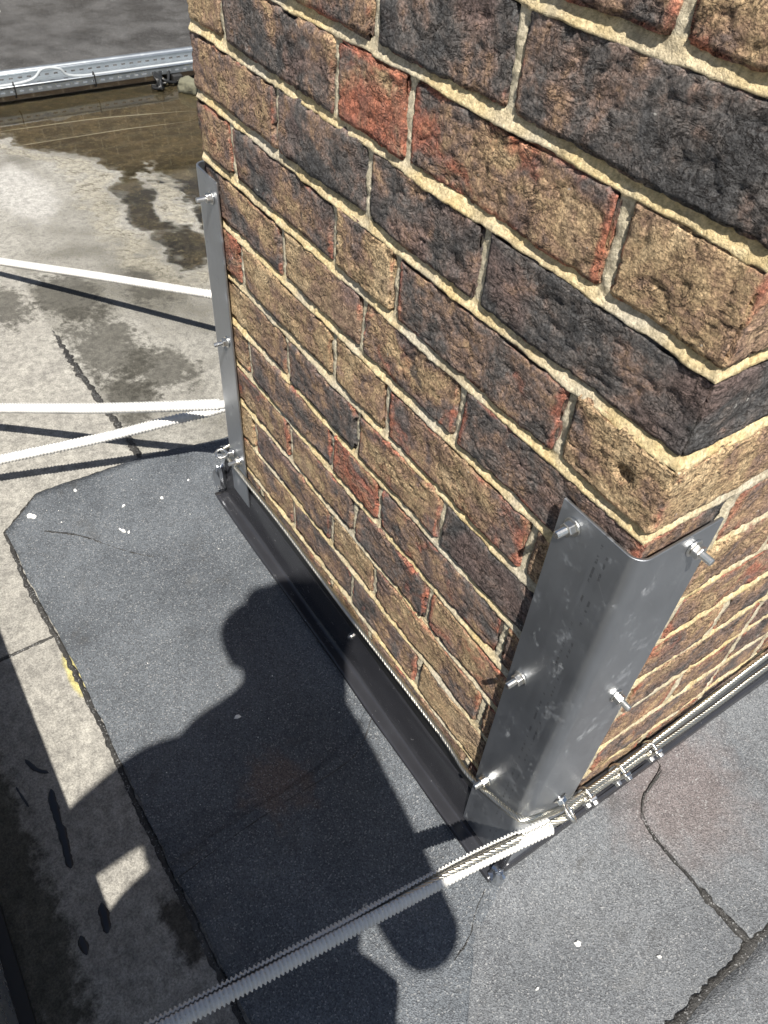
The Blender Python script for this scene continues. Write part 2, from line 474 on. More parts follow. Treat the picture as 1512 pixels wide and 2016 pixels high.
def mat_brickwall():
    g = NT('distant_brickwork')
    p = g.pos()
    s = g.n('ShaderNodeSeparateXYZ'); g.l(p, s.inputs[0])
    cb = g.n('ShaderNodeCombineXYZ'); g.l(s.outputs[1], cb.inputs[0]); g.l(s.outputs[2], cb.inputs[1])
    br = g.n('ShaderNodeTexBrick'); g.l(cb.outputs[0], br.inputs['Vector'])
    br.inputs['Scale'].default_value = 1.0
    br.inputs['Brick Width'].default_value = 0.225; br.inputs['Row Height'].default_value = 0.075; br.inputs['Mortar Size'].default_value = 0.006
    br.inputs['Color1'].default_value = (0.12, 0.085, 0.06, 1); br.inputs['Color2'].default_value = (0.18, 0.13, 0.08, 1); br.inputs['Mortar'].default_value = (0.40, 0.35, 0.26, 1)
    return g.set(br.outputs[0], rough=0.95)

M = dict(
    brick=mat_brick(), mortar=mat_mortar(), roof=mat_roof(), flash=mat_flash(), water=mat_water(), wall=mat_brickwall(),
    felt=mat_felt('mineral_felt', (0.100, 0.110, 0.122), (0.070, 0.078, 0.088), tint=((-.27, -.20), .07, (.22, .13, .075))),
    felt_b=mat_felt('mineral_felt_rusty', (0.120, 0.126, 0.134), (0.090, 0.096, 0.104), tint=((0.05, 0.30), 0.16, (0.19, 0.125, 0.105))),
    felt_far=mat_felt('dark_felt', (0.030, 0.030, 0.030), (0.075, 0.075, 0.075), rough=0.5),
    bitumen=mat_felt('bitumen', (0.022, 0.021, 0.020), (0.036, 0.034, 0.031), rough=0.5),
    steel=mat_metal('brushed_stainless', (0.40, 0.42, 0.45), 0.45, scratch=0.35, dirt=0.15),
    bolt=mat_metal('bright_zinc', (0.70, 0.69, 0.66), 0.28, dirt=0.1),
    rope=mat_metal('galvanised_rope', (0.60, 0.575, 0.50), 0.33, dirt=0.3),
    galv=mat_metal('galvanised_sheet', (0.44, 0.47, 0.49), 0.40, dirt=0.2, metal=0.9),
    lead=mat_metal('crumpled_lead', (0.55, 0.57, 0.60), 0.3, dirt=0.1, bump=0.004),
    plastic=mat_simple('white_conduit_plastic', (0.66, 0.65, 0.62), rough=0.5, var=0.12),
    clad=mat_metal('painted_parapet_cladding', (0.72, 0.75, 0.78), 0.28, dirt=0.05, metal=0.85),
    black=mat_simple('black_rubber', (0.02, 0.02, 0.02), rough=0.6),
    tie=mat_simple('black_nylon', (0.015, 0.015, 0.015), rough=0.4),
    stone=mat_simple('mossy_concrete', (0.13, 0.125, 0.085), rough=0.95, var=0.5, scale=25, bump=0.02),
    damp=mat_simple('damp_bitumen_stain', (0.018, 0.020, 0.024), rough=0.35, var=0.3),
    chip=mat_simple('white_lime_chip', (0.80, 0.79, 0.75), rough=0.8),
    skin=mat_simple('skin', (0.55, 0.34, 0.25), rough=0.55),
    shirt=mat_simple('navy_work_jacket', (0.03, 0.04, 0.07), rough=0.9, bump=0.004),
    trousers=mat_simple('dark_trousers', (0.035, 0.035, 0.038), rough=0.9, bump=0.004),
    hair=mat_simple('dark_hair', (0.03, 0.022, 0.016), rough=0.7),
    phone=mat_simple('phone_glass', (0.02, 0.02, 0.022), rough=0.15),
    slab=mat_simple('concrete_coping', (0.42, 0.40, 0.36), rough=0.9, var=0.2, scale=12, bump=0.006),
)

ZG = -0.62          # roof level
# ------------------------------------------------------------------ roof sheet (with the shallow basin that holds the puddle)
WATER_Z = ZG - 0.001
def roof_height(X, Y):
    P = np.stack([X.ravel(), Y.ravel(), np.zeros(X.size)], 1)
    near = ((P[:, 0] > -6) & (P[:, 0] < 1.5) & (P[:, 1] > -2) & (P[:, 1] < 4))
    h = np.zeros(len(P))
    Pn = P[near]
    x, y = Pn[:, 0], Pn[:, 1]
    # basin: signed field, negative inside. shoreline digitised as x limit for a given y, plus lobes
    ys_ = np.interp(x, [-4, -3.3, -2.88, -2.71, -2.62, -2.54, -2.39, -2.28, -2.16, -2.05, -1.98, -1.93, -1.80], [-.02, .01, .065, .12, .205, .275, .295, .24, .26, .22, .25, .34, .7])
    field = (ys_ - y) * 0.9                   # >0 on the dry side
    lobe = np.sqrt(((x + 1.83) / 0.17) ** 2 + ((y - 0.33) / 0.10) ** 2) - 1.0
    field = np.minimum(field, lobe * 0.10)
    isl = fbm(Pn * 22, 4, .75) * .9 + np.minimum.reduce([np.sqrt(((x - a) / c) ** 2 + ((y - b) / d) ** 2) - 1.0 for a, b, c, d in ((-2.20, .44, .09, .030), (-2.02, .40, .07, .030))])
    field = np.maximum(field, -isl * 0.05)
    n = fbm(Pn * np.array([7, 9, 1]), 4, 0.6) * 0.040 + fbm(Pn * 30, 3, 0.7) * 0.020
    h0 = np.clip((field + n) * 0.035, -0.006, 0.0045)
    fade = sstep(-1.35, -1.75, x)
    base = fbm(Pn * 2.3, 2) * 0.0006 + fbm(Pn * 45, 2) * 0.00035
    h[near] = h0 * fade + base * 1.0
    return (ZG + h).reshape(X.shape)
def lines(segs):
    out = []
    for a, b, s in segs:
        out += list(np.arange(a, b - 1e-9, s))
    out.append(segs[-1][1]); return np.array(out)
gx = lines([(-40, -8, 4), (-8, -4.6, .4), (-4.6, -3.2, .04), (-3.2, -1.5, .009), (-1.5, -.1, .012), (-.1, .6, .05), (.6, 2, .35), (2, 40, 4.75)])
gy = lines([(-40, -4, 4), (-4, -.7, .3), (-.7, .75, .009), (.75, 1.6, .03), (1.6, 4, .4), (4, 40, 4)])
X, Y = np.meshgrid(gx, gy, indexing='ij')
V, Q = grid_mesh(X, Y, roof_height(X, Y))
roof = bpy.data.objects.new('roof', np_mesh('roof', V, Q, M['roof'])); link(roof)
tag(roof, kind='structure')

# water
gx = np.linspace(-3.9, -1.6, 60); gy = np.linspace(0.0, 2.2, 60)
X, Y = np.meshgrid(gx, gy, indexing='ij')
V, Q = grid_mesh(X, Y, np.full(X.shape, WATER_Z))
puddle = bpy.data.objects.new('puddle', np_mesh('puddle', V, Q, M['water'])); link(puddle)
tag(puddle, kind='structure')

# ------------------------------------------------------------------ felt sheets round the chimney
def felt_z(x, y):
    """felt rises in a fillet against the chimney foot; hip line runs out from the corner"""
    d = np.maximum(-y, x)
    d = np.where((x < -0.80), np.hypot(np.minimum(x + 0.80, 0), np.minimum(y, 0.0)), d)
    return ZG + 0.0055 + 0.024 * (1 - sstep(0.0, 0.085, d))
def felt_sheet(poly, mat, lift=0.0, res=0.006, seed=0, rag=0.003):
    """clipped grid: polygon in roof coordinates, ragged edge, 4-5 mm thick"""
    poly = np.array(poly, float)
    x0, y0 = poly.min(0); x1, y1 = poly.max(0)
    bm = bmesh.new()
    # densify outline with ragged noise
    pts = []
    for i in range(len(poly)):
        a, b = poly[i], poly[(i + 1) % len(poly)]
        n = max(1, int(np.linalg.norm(b - a) / 0.012))
        for k in range(n): pts.append(a + (b - a) * k / n)
    pts = np.array(pts)
    nz = np.stack([fbm(np.c_[pts * 16, np.full(len(pts), seed)], 3, .6), fbm(np.c_[pts * 16, np.full(len(pts), seed + 9.5)], 3, .6)], 1)
    pts = pts + nz * rag
    vs = [bm.verts.new((p[0], p[1], 0)) for p in pts]
    f = bm.faces.new(vs)
    # slice into a grid so it can follow the fillet
    for ax, lo, hi in ((0, x0, x1), (1, y0, y1)):
        for c in np.arange(lo + 0.02, hi, 0.02):
            co = [0, 0, 0]; no = [0, 0, 0]; co[ax] = c; no[ax] = 1
            bmesh.ops.bisect_plane(bm, geom=bm.verts[:] + bm.edges[:] + bm.faces[:], plane_co=co, plane_no=no)
    bmesh.ops.triangulate(bm, faces=[f for f in bm.faces if len(f.verts) > 4])
    xy = np.array([v.co[:] for v in bm.verts])
    z = felt_z(xy[:, 0], xy[:, 1]) + lift + fbm(np.c_[xy[:, :2] * 9, np.full(len(xy), seed)], 2) * 0.0012
    for v, zz in zip(bm.verts, z): v.co.z = zz
    for f in bm.faces: f.smooth = True
    if bm.faces and bm.faces[:][0].normal.z < 0: bmesh.ops.reverse_faces(bm, faces=bm.faces[:])
    ex = bmesh.ops.extrude_face_region(bm, geom=bm.faces[:])
    for v in ex['geom']:
        if isinstance(v, bmesh.types.BMVert): v.co.z -= 0.0045
    bmesh.ops.recalc_face_normals(bm, faces=bm.faces[:])
    me = bpy.data.meshes.new('felt_sheet'); bm.to_mesh(me); bm.free()
    me.materials.append(mat)
    o = bpy.data.objects.new('felt_sheet', me); link(o, roof)
    return o
OUT = 2.4
felt_sheet([(-1.011, .30), (-1.015, .066), (-1.042, -.105), (-1.046, -.317), (-.973, -.396), (-.83, -.394), (-.672, -.383), (-.494, -.378), (-.345, -.379), (-.225, -.376), (-.232, -.20), (-.245, -.08), (-.29, -.0), (-.29, .03), (-.74, .03), (-.74, .3)], M['felt'], 0.0, seed=1)
felt_sheet([(-.250, -.376), (-.18, -.373), (-.027, -.368), (.10, -.366), (.30, -.36), (.30, -.3), (.058, -.09), (.0, .03), (-.31, .03), (-.31, -.0), (-.27, -.08), (-.255, -.20)], M['felt'], 0.0025, seed=2)
felt_sheet([(-.03, .03), (.03, -.10), (.26, -.36), (.30, -.36), (.30, .245), (.10, .25), (.07, .36), (-.02, .36), (-.02, .03)], M['felt_b'], 0.0015, seed=3, rag=0.002)
felt_sheet([(.02, .300), (.036, .245), (.06, .222), (.15, .221), (.262, .224), (.30, .224), (.30, OUT), (-.02, OUT), (-.02, .30)], M['felt_b'], 0.005, seed=4, rag=0.003)
felt_sheet([(.262, -.9), (1.3, -.9), (1.3, OUT), (.262, OUT), (.262, .224), (.268, .08)], M['felt_b'], 0.0065, seed=5, rag=0.003)
felt_sheet([(-3.38, -1.5), (-3.38, .2), (-3.36, .9), (-3.36, 3.2), (-6.2, 3.2), (-6.2, -1.5)], M['felt_far'], 0.0, seed=6, rag=0.01)
felt_sheet([(-3.70, -1.5), (-3.66, .28), (-3.95, .34), (-4.0, -1.5)], M['felt_far'], 0.006, seed=7, rag=0.006)

def ribbon(name, pts, w, z_fn, mat, parent, seed=0, step=0.006, hump=0.003, jag=0.5, straight=False):
    """irregular bead of bitumen along a seam"""
    if straight:
        q = [np.array(a, float) for a in pts]; P = np.concatenate([np.linspace(a, b, max(2, int(np.linalg.norm(b - a) / step)), endpoint=False) for a, b in zip(q[:-1], q[1:])] + [q[-1][None]])
    else: P = catmull([(*p, 0) for p in pts], step)[:, :2]
    T = np.gradient(P, axis=0); T /= np.linalg.norm(T, axis=1)[:, None]; N = np.stack([-T[:, 1], T[:, 0]], 1)
    s = np.arange(len(P)) * step
    wl = w * (1 + jag * fbm(np.c_[s * 75, np.full(len(s), seed), s * 0], 3, .65)); wr = w * (1 + jag * fbm(np.c_[s * 75, np.full(len(s), seed + 5.5), s * 0], 3, .65))
    tp = np.sqrt(np.clip(np.minimum(s, s[-1] - s) / max(1.2 * w, 1e-6), 0.02, 1)); wl = wl * tp; wr = wr * tp
    prof = [(-1, -.0015), (-.75, .35), (-.3, .85), (.2, 1.0), (.7, .5), (1, -.0015)]
    V = []
    for a, h in prof:
        off = np.where(a < 0, a * wl, a * wr)
        xy = P + N * off[:, None]
        z = z_fn(xy[:, 0], xy[:, 1]) + (h * hump * (1 + .5 * gnoise(np.c_[xy * 90, np.full(len(xy), seed)])) if h > 0 else -0.006)
        V.append(np.c_[xy, z])
    V = np.array(V).transpose(1, 0, 2)
    VV, Q = grid_mesh(V[:, :, 0], V[:, :, 1], V[:, :, 2])
    o = bpy.data.objects.new(name, np_mesh(name, VV, Q, mat)); link(o, parent)
    return o
flat = lambda x, y: np.full(np.shape(x), ZG + 0.001)
ribbon('bitumen_seam', [(-1.043, -.10), (-1.047, -.318), (-.975, -.3965), (-.83, -.400), (-.672, -.389), (-.494, -.383), (-.345, -.384), (-.18, -.379), (.0, -.374), (.2, -.37)], .0055, flat, M['bitumen'], roof, 1, jag=.6, hump=.0008, straight=True)
ribbon('bitumen_seam', [(-1.02, -.106), (-1.15, -.108), (-1.38, -.118), (-1.727, -.119), (-2.2, -.125), (-3.1, -.13)], .009, flat, M['bitumen'], roof, 2, jag=.9, hump=.002)
ribbon('bitumen_seam', [(-.700, -.60), (-.698, -.482), (-.700, -.386)], .0035, flat, M['bitumen'], roof, 3, jag=.9, hump=.0015)
fl_b = lambda x, y: felt_z(x, y) + 0.004
ribbon('bitumen_seam', [(.026, .297), (.043, .240), (.080, .222), (.169, .221), (.262, .224)], .0022, fl_b, M['bitumen'], roof, 4, jag=1.1, hump=.002)
ribbon('bitumen_seam', [(.17, .221), (.262, .2245)], .006, fl_b, M['bitumen'], roof, 6, jag=.8, hump=.0025)
ribbon('bitumen_seam', [(.256, .9), (.257, .45), (.258, .265), (.258, .224), (.262, .15), (.263, .082), (.266, -.05)], .0085, fl_b, M['bitumen'], roof, 5, jag=.9, hump=.0022)
ribbon('bitumen_seam', [(-.225, -.374), (-.236, -.272), (-.240, -.206), (-.247, -.081), (-.292, -.012)], .0016, lambda x, y: felt_z(x, y) + .001, M['bitumen'], roof, 7, jag=1.0, hump=.002)
ribbon('bitumen_seam', [(-3.375, -1.2), (-3.378, .2), (-3.356, .9), (-3.356, 2)], .012, flat, M['bitumen'], roof, 8, step=.02)

ribbon('bitumen_seam', [(.014, -.036), (.028, -.062), (.046, -.085), (.058, -.12)], .0012, lambda x, y: felt_z(x, y) + .002, M['bitumen'], roof, 9, step=.003, jag=1.0, hump=.001)
ribbon('bitumen_seam', [(-.939, -.337), (-.891, -.281), (-.825, -.233), (-.777, -.188), (-.719, -.114)], .0016, lambda x, y: felt_z(x, y) - .0003, M['bitumen'], roof, 12, step=.003, jag=1.6, hump=.0007)
def stain(pts, w, seed):
    o = ribbon('damp_patch', pts, w, lambda x, y: np.full(np.shape(x), ZG + 0.0007), M['damp'], roof, seed, step=.004, hump=.0004, jag=.35)
stain([(-.44, -.479), (-.41, -.483), (-.365, -.485), (-.33, -.489), (-.316, -.49)], .007, 21)
stain([(-.228, -.507), (-.202, -.507)], .008, 22)
stain([(-.252, -.471), (-.235, -.473), (-.212, -.477)], .008, 23)
stain([(-.505, -.497), (-.48, -.487), (-.466, -.474)], .004, 24)
stain([(-.47, -.52), (-.43, -.513)], .0018, 25)

# white chips and droppings scattered on the felt and roof
def chips():
    mb = MB(); r = random.Random(4)
    spots = [(-.99, -.348, .008), (-.985, -.342, .006), (-.926, -.186, .005), (-.909, -.115, .005), (-.863, -.21, .006), (-.855, -.203, .004), (-.87, -.214, .004), (-1.014, -.252, .004),
             (-.40, -.20, .006), (.13, .03, .005), (.20, .11, .0035), (.14, -.05, .0035), (-.93, -.05, .003)]
    for _ in range(55):
        u = r.random()
        if u < .5: spots.append((r.uniform(-1.02, -.30), r.uniform(-.37, -.05), r.uniform(.0005, .0012)))
        elif u < .8: spots.append((r.uniform(.05, .45), r.uniform(-.25, .6), r.uniform(.0005, .0011)))
        elif u < .92: spots.append((r.uniform(-5.2, -3.6), r.uniform(.0, 1.6), r.uniform(.003, .009)))
    for x, y, s in spots:
        far = x < -3.4
        z = (ZG + .0062) if far else float(felt_z(np.array(x), np.array(y))) + (.0018 if x < 0 else .0045 if x < .26 else .0105)
        a = r.uniform(0, 6.28); n = 5; e = r.uniform(.4, 1)
        vs = []
        for zz, k in ((z - .002, 1), (z + s * .35, .6)):
            for i in range(n):
                th = 2 * math.pi * i / n; rr = s * k * r.uniform(.6, 1.2)
                dx, dy = rr * math.cos(th), rr * e * math.sin(th)
                vs.append((x + dx * math.cos(a) - dy * math.sin(a), y + dx * math.sin(a) + dy * math.cos(a), zz))
        mb.add(vs, [(5, 6, 7, 8, 9)] + [(i, (i + 1) % n, n + (i + 1) % n, n + i) for i in range(n)])
    o = mb.obj('debris', M['chip'])
    tag(o, 'tiny white lime chips and droppings scattered over the dark felt', 'debris', kind='stuff')
chips()

# ------------------------------------------------------------------ chimney
CW, CD = 0.79, 0.79          # chimney along x (wall A) and y (wall B)
chimney = empty('chimney', (-CW / 2, CD / 2, ZG), label='square chimney stack of weathered mixed brown, charcoal and red stock bricks', cat='chimney')
KMIN, KMAX = -7, 8
MODZ = 0.075
def lattice_box(nx, ny, nz):
    I, J, K = np.meshgrid(np.arange(nx + 1), np.arange(ny + 1), np.arange(nz + 1), indexing='ij')
    bd = (I == 0) | (I == nx) | (J == 0) | (J == ny) | (K == 0) | (K == nz)
    idx = -np.ones(I.shape, int); idx[bd] = np.arange(bd.sum())
    P = np.stack([I[bd] / nx, J[bd] / ny, K[bd] / nz], 1) * 2 - 1
    Q = []
    def q(a): Q.append(a.reshape(-1, 4))
    for i, fl in ((0, 0), (nx, 1)):
        s = idx[i]; a = np.stack([s[:-1, :-1], s[1:, :-1], s[1:, 1:], s[:-1, 1:]], -1); q(a if fl else a[..., ::-1])
    for j, fl in ((0, 1), (ny, 0)):
        s = idx[:, j]; a = np.stack([s[:-1, :-1], s[1:, :-1], s[1:, 1:], s[:-1, 1:]], -1); q(a if fl else a[..., ::-1])
    for k, fl in ((0, 0), (nz, 1)):
        s = idx[:, :, k]; a = np.stack([s[:-1, :-1], s[1:, :-1], s[1:, 1:], s[:-1, 1:]], -1); q(a if fl else a[..., ::-1])
    return P, np.concatenate(Q)
_bseed = [0]
def brick(x0, x1, y0, y1, k, col, res, hole=None):
    """one hand-made stock brick in course k: wavy outline, worn arrises, creased face"""
    _bseed[0] += 1; sd = _bseed[0] * 3.7
    z0 = k * MODZ + 0.0040; z1 = (k + 1) * MODZ - 0.0040
    c = np.array([(x0 + x1) / 2, (y0 + y1) / 2, (z0 + z1) / 2]); h = np.array([(x1 - x0) / 2, (y1 - y0) / 2, (z1 - z0) / 2])
    n = [max(2, int(round(2 * hh / res))) for hh in h]
    P, Q = lattice_box(*n)
    p = P * h
    r = 0.0042
    q = np.clip(p, -(h - r), h - r); d = p - q; L = np.linalg.norm(d, axis=1, keepdims=True); nrm = d / L
    p = q + r * nrm
    edge = 1 - np.max(np.abs(nrm), axis=1)            # 0 on faces, .3-.42 on arrises and corners
    W = p + sd
    if res < 0.012:
        low = fbm(W * 22 + 5, 2) * 0.0015
        big = fbm(W * 9 + 1, 2) * 0.0014
        rid = np.abs(gnoise(W * np.array([26, 26, 58]) + gnoise(W * 40)[:, None] * 0.6))
        crease = -np.clip(0.13 - rid, 0, 1) / 0.13 * 0.0019
        fine = fbm(W * 150, 3, .65) * 0.0006
        chip = -sstep(0.06, 0.42, fbm(W * 34 + 40, 3, .62)) * sstep(0.02, 0.3, edge) * 0.0085
        wear = -sstep(0.05, 0.32, edge) * (0.0014 + 0.0018 * fbm(W * 50, 2))
        disp = low + big + crease + fine + chip + wear
        if hole is not None:
            hx, hz, hr = hole
            hd = np.hypot((p[:, 0] - hx), (p[:, 2] - hz) * 1.1) / hr
            disp = disp - np.where(nrm[:, 1] < -0.5, (1 - sstep(0.4, 1.0, hd)) * 0.010, 0)
    else:
        disp = fbm(W * 22, 2) * 0.002
    p = p + nrm * disp[:, None]
    me = np_mesh('brick', p, Q, M['brick'])
    o = bpy.data.objects.new('brick', me); link(o, chimney)
    rr = random.Random(_bseed[0])
    o.location = c - np.array(chimney.location) + np.array([rr.uniform(-.001, .001), rr.uniform(-.0012, .0012), rr.uniform(-.0012, .0012)])
    o.rotation_euler = (rr.uniform(-.012, .012), rr.uniform(-.010, .010), rr.uniform(-.008, .008))
    o.color = (col[0], col[1], col[2], 1)
    return o

# brick character per course on the front (south) wall: (red, dark, tan) left to right, from far arris to near corner
T_DARK, T_DKBR, T_BRN, T_TAN, T_RED, T_REDBR, T_PURP, T_MIX = (.10, .20, .3), (.25, .36, .5), (.30, .53, .4), (.15, .74, .25), (.80, .52, .1), (.48, .50, .3), (.35, .40, .5), (.35, .54, .9)
FRONT = {
    8: [T_BRN, T_DARK, T_BRN, T_REDBR], 7: [T_BRN, T_MIX, T_RED, T_BRN, T_TAN], 6: [T_TAN, T_DKBR, T_BRN, T_DARK],
    5: [T_BRN, T_BRN, T_TAN, T_REDBR, T_REDBR], 4: [T_BRN, T_MIX, T_DARK, T_DARK], 3: [T_TAN, T_DKBR, T_RED, T_REDBR, T_TAN],
    2: [T_BRN, T_DARK, T_DARK, T_DARK], 1: [T_REDBR, T_DKBR, T_TAN, T_PURP, T_TAN], 0: [T_PURP, T_TAN, T_MIX, T_PURP],
    -1: [T_RED, T_TAN, T_TAN, T_REDBR, T_TAN], -2: [T_TAN, T_DARK, T_REDBR, T_DARK], -3: [T_REDBR, T_DKBR, T_RED, T_PURP, T_REDBR],
    -4: [T_REDBR, T_BRN, T_PURP, T_REDBR], -5: [T_TAN, T_DKBR, T_TAN, T_BRN, T_REDBR], -6: [T_TAN, T_PURP, T_DKBR, T_TAN], -7: [T_BRN, T_BRN, T_BRN, T_BRN, T_BRN]}
ODD = [-CW, -.693, -.454, -.340, -.104, 0.0]
EVEN = [-CW, -.572, -.395, -.225, 0.0]
JH = 0.0042        # half perpend
BD = 0.1025
random.seed(21)
def rcol():
    return random.choice([T_DKBR, T_BRN, T_REDBR, T_REDBR, T_MIX, T_PURP, T_PURP, T_RED, T_DKBR, T_DARK, T_PURP])
perp_A, perp_B = {}, {}
for k in range(KMIN, KMAX + 1):
    odd = k % 2 != 0
    xs = ODD if odd else EVEN
    perp_A[k] = xs[1:-1]
    cols = FRONT[k]
    near = 0.0028 if k >= 0 else 0.0034
    for i in range(len(xs) - 1):
        a = xs[i] + (JH if i else 0.0); b = xs[i + 1] - (JH if i < len(xs) - 2 else 0.0)
        last = i == len(xs) - 2
        first = i == 0
        # corner bricks turn the corner: headers on this wall are stretchers on the next
        depth = (0.225 if odd else BD) if (last or first) else BD
        res = near if (xs[i] > -.5 and k < 6) else 0.0045
        if k >= 6: res = 0.010
        hole = (0.012, 0.0, 0.010) if (k == 1 and last) else None
        brick(a, b, 0.0, depth, k, cols[i], res, hole)
    # east wall (B): continue after the corner brick
    ys = [.232, .345, .575, CD - .104, CD] if odd else [.112, .345, .455, CD - .225, CD]
    perp_B[k] = ys[:-1]
    for i in range(len(ys) - 1):
        a = ys[i] + JH; b = ys[i + 1] - (JH if i < len(ys) - 2 else 0)
        lastb = i == len(ys) - 2
        wdt = BD if not lastb else (0.225 if not odd else 0.1025)
        if lastb: wdt = 0.225 if odd else 0.1025
        res = 0.0045 if (a < .56 and k < 3) else 0.018
        brick(-wdt, 0.0, a, b, k, rcol(), res)
    # hidden west and north walls, coarse
    ysw = ([.225, .345, .575, CD - .112] if odd else [BD + .01, .345, .455, CD - .225])
    for i in range(len(ysw) - 1):
        brick(-CW, -CW + BD, ysw[i] + JH, ysw[i + 1] - JH, k, rcol(), 0.03)
    xn = [-CW, -.56, -.34, -.225] if odd else [-CW, -.69, -.455, -.225, -.112]
    for i in range(len(xn) - 1):
        brick(xn[i] + JH, xn[i + 1] - JH, CD - BD, CD, k, rcol(), 0.03)

def mortar_sheet(name, u_lines, z_lines, perps, to_xyz, seed, pd=0.0036):
    """weather-struck joints: each bed is recessed under the brick above and flush with the brick below"""
    U, Z = np.meshgrid(u_lines, z_lines, indexing='ij')
    u, z = U.ravel(), Z.ravel()
    P = np.c_[u * 1.0, np.full(len(u), seed), z]
    cw = 1 - sstep(0.0, 0.018, np.abs(u))                           # 1 at the near corner, where the two sheets meet
    wav = (fbm(P * 14, 2) * 0.0020 + fbm(P * 60, 2) * 0.0007) * (1 - cw)
    kk = np.floor(z / MODZ + 0.5); s = (z - kk * MODZ + wav)
    half = 0.0054
    rel = np.clip(s / half, -1.3, 1.3)
    prof0 = 0.0029 + 0.0026 * rel                                   # depth behind face: + is recessed
    prof = prof0 + (fbm(P * np.array([7, 7, 2]) + 3, 2) * 0.0015 + fbm(P * 48, 2, .5) * 0.0013 + fbm(P * 190, 2, .6) * 0.0006) * (1 - cw)
    inside = sstep(half * 1.05, half * 1.6, np.abs(s))
    bedm = 1 - inside
    depth = prof * bedm + 0.016 * inside
    course = np.floor(z / MODZ).astype(int)
    pm = np.zeros(len(u))
    for k, us in perps.items():
        sel = course == k
        for x in us:
            dd = np.abs(u + fbm(P * 22, 2) * 0.0026 - x)
            m = (1 - sstep(0.0056, 0.0085, dd)) * sel
            pm = np.maximum(pm, m)
    dp = pd + fbm(P * 50 + 7, 3, .6) * 0.0020
    depth = np.minimum(depth, dp * pm + depth * (1 - pm))
    sg = np.sign(u_lines.mean())
    u = u + sg * cw * (prof0 * bedm + 0.016 * inside) + sg * inside * np.clip(0.03 - np.abs(u), 0, 1) * (1 - pm)
    Vx, Q = grid_mesh(U, Z, Z)
    V = to_xyz(u, depth, z)
    me = np_mesh(name, V, Q, M['mortar'])
    at = me.attributes.new('perpend', 'FLOAT', 'POINT')
    at.data.foreach_set('value', np.clip(pm * (1 - bedm * .7), 0, 1).astype(np.float32))
    o = bpy.data.objects.new('mortar', me); link(o, chimney)
    o.location = -np.array(chimney.location)
    return o
zl = lines([(-.60, .42, .0018), (.42, (KMAX + 1) * MODZ, .006)])
mortar_sheet('mortar', lines([(-CW + .004, -.4, .0042), (-.4, 0.0, .0028)]), zl, perp_A, lambda u, d, z: np.c_[u, d, z], 1.3)
mortar_sheet('mortar', lines([(0.0, .45, .0036), (.45, CD - .004, .008)]), lines([(-.60, .42, .0022), (.42, (KMAX + 1) * MODZ, .008)]), perp_B, lambda u, d, z: np.c_[-d, u, z], 8.8, pd=0.0008)
mb = MB()
mb.box((-CW + .006, .0125, ZG - .02), (-.0125, CD - .006, (KMAX + 1) * MODZ))
core = mb.obj('mortar_core', M['mortar'], chimney); core.location = -np.array(chimney.location)
mb = MB(); mb.box((-CW - .03, -.03, (KMAX + 1) * MODZ + .002), (.03, CD + .03, (KMAX + 1) * MODZ + .062))
cap = mb.obj('coping', M['slab'], chimney, bevel=.006); cap.location = -np.array(chimney.location)

# ------------------------------------------------------------------ flashing strips along the chimney foot
def flashing(name, profile, t0, t1, axis, label, seed, crumple0=0, crumple1=0):
    """folded strip; profile = (out, z) pairs"""
    ts = lines([(t0, t1, .012)])
    prof = []
    for i in range(len(profile) - 1):
        a, b = np.array(profile[i]), np.array(profile[i + 1])
        for k in range(4): prof.append(a + (b - a) * k / 4)
    prof.append(np.array(profile[-1])); prof = np.array(prof)
    # rounded folds
    sm = prof.copy(); sm[1:-1] = (prof[:-2] + 2 * prof[1:-1] + prof[2:]) / 4; prof = sm
    T, S = np.meshgrid(ts, np.arange(len(prof)), indexing='ij')
    out = prof[S, 0]; z = prof[S, 1]
    P = np.c_[T.ravel() * 1.0, S.ravel() * .12, np.full(T.size, seed)]
    w = (fbm(P * np.array([5, 3, 1]), 3) * 0.0014).reshape(T.shape)
    out = out + w; z = z + (fbm(P * np.array([3, 0, 1]) + 4, 2) * 0.0016).reshape(T.shape)
    if axis == 'x': V = np.c_[T.ravel(), -out.ravel(), z.ravel()]
    else: V = np.c_[out.ravel(), T.ravel(), z.ravel()]
    _, Q = grid_mesh(T, T, T)
    if axis == 'x': Q = Q[:, ::-1]
    o = bpy.data.objects.new(name, np_mesh(name, V, Q, M['flash'])); link(o)
    m = o.modifiers.new('thick', 'SOLIDIFY'); m.thickness = 0.0016; m.offset = -1
    return tag(o, label, 'flashing')
fA = flashing('flashing_strip', [(.001, -.499), (.0045, -.507), (.0095, -.574), (.0135, -.5805), (.031, -.5775), (.0325, -.5825)], -.835, .012, 'x', 'glossy black folded flashing strip below the rope, crossed by the head shadow', 2)
mb = MB(); mb.prism((-.382, -.0045, -.520), (0, -1, .1), .003, 10, .0055); mb.prism((-.382, -.0070, -.520), (0, -1, .1), .003, 6, .0028)
mb.obj('fixing_screw', M['bolt'], fA, smooth=False)
fB = flashing('flashing_strip', [(.001, -.499), (.003, -.506), (.0042, -.568), (.006, -.576), (.0105, -.5765), (.011, -.588)], -.005, CD + .03, 'y', 'grey sheened flashing strip behind the paired wire ropes on the right', 6)
# black strips standing in for shade on the wall under the ropes
mb = MB(); mb.box((-.83, -.0035, -.503), (.006, .014, -.478)); mb.obj('shade_strip', M['tie'], fA, bevel=.002)
mb = MB(); mb.box((-.014, .09, -.503), (.0030, CD + .02, -.482)); mb.obj('shade_strip', M['tie'], fB, bevel=.001)
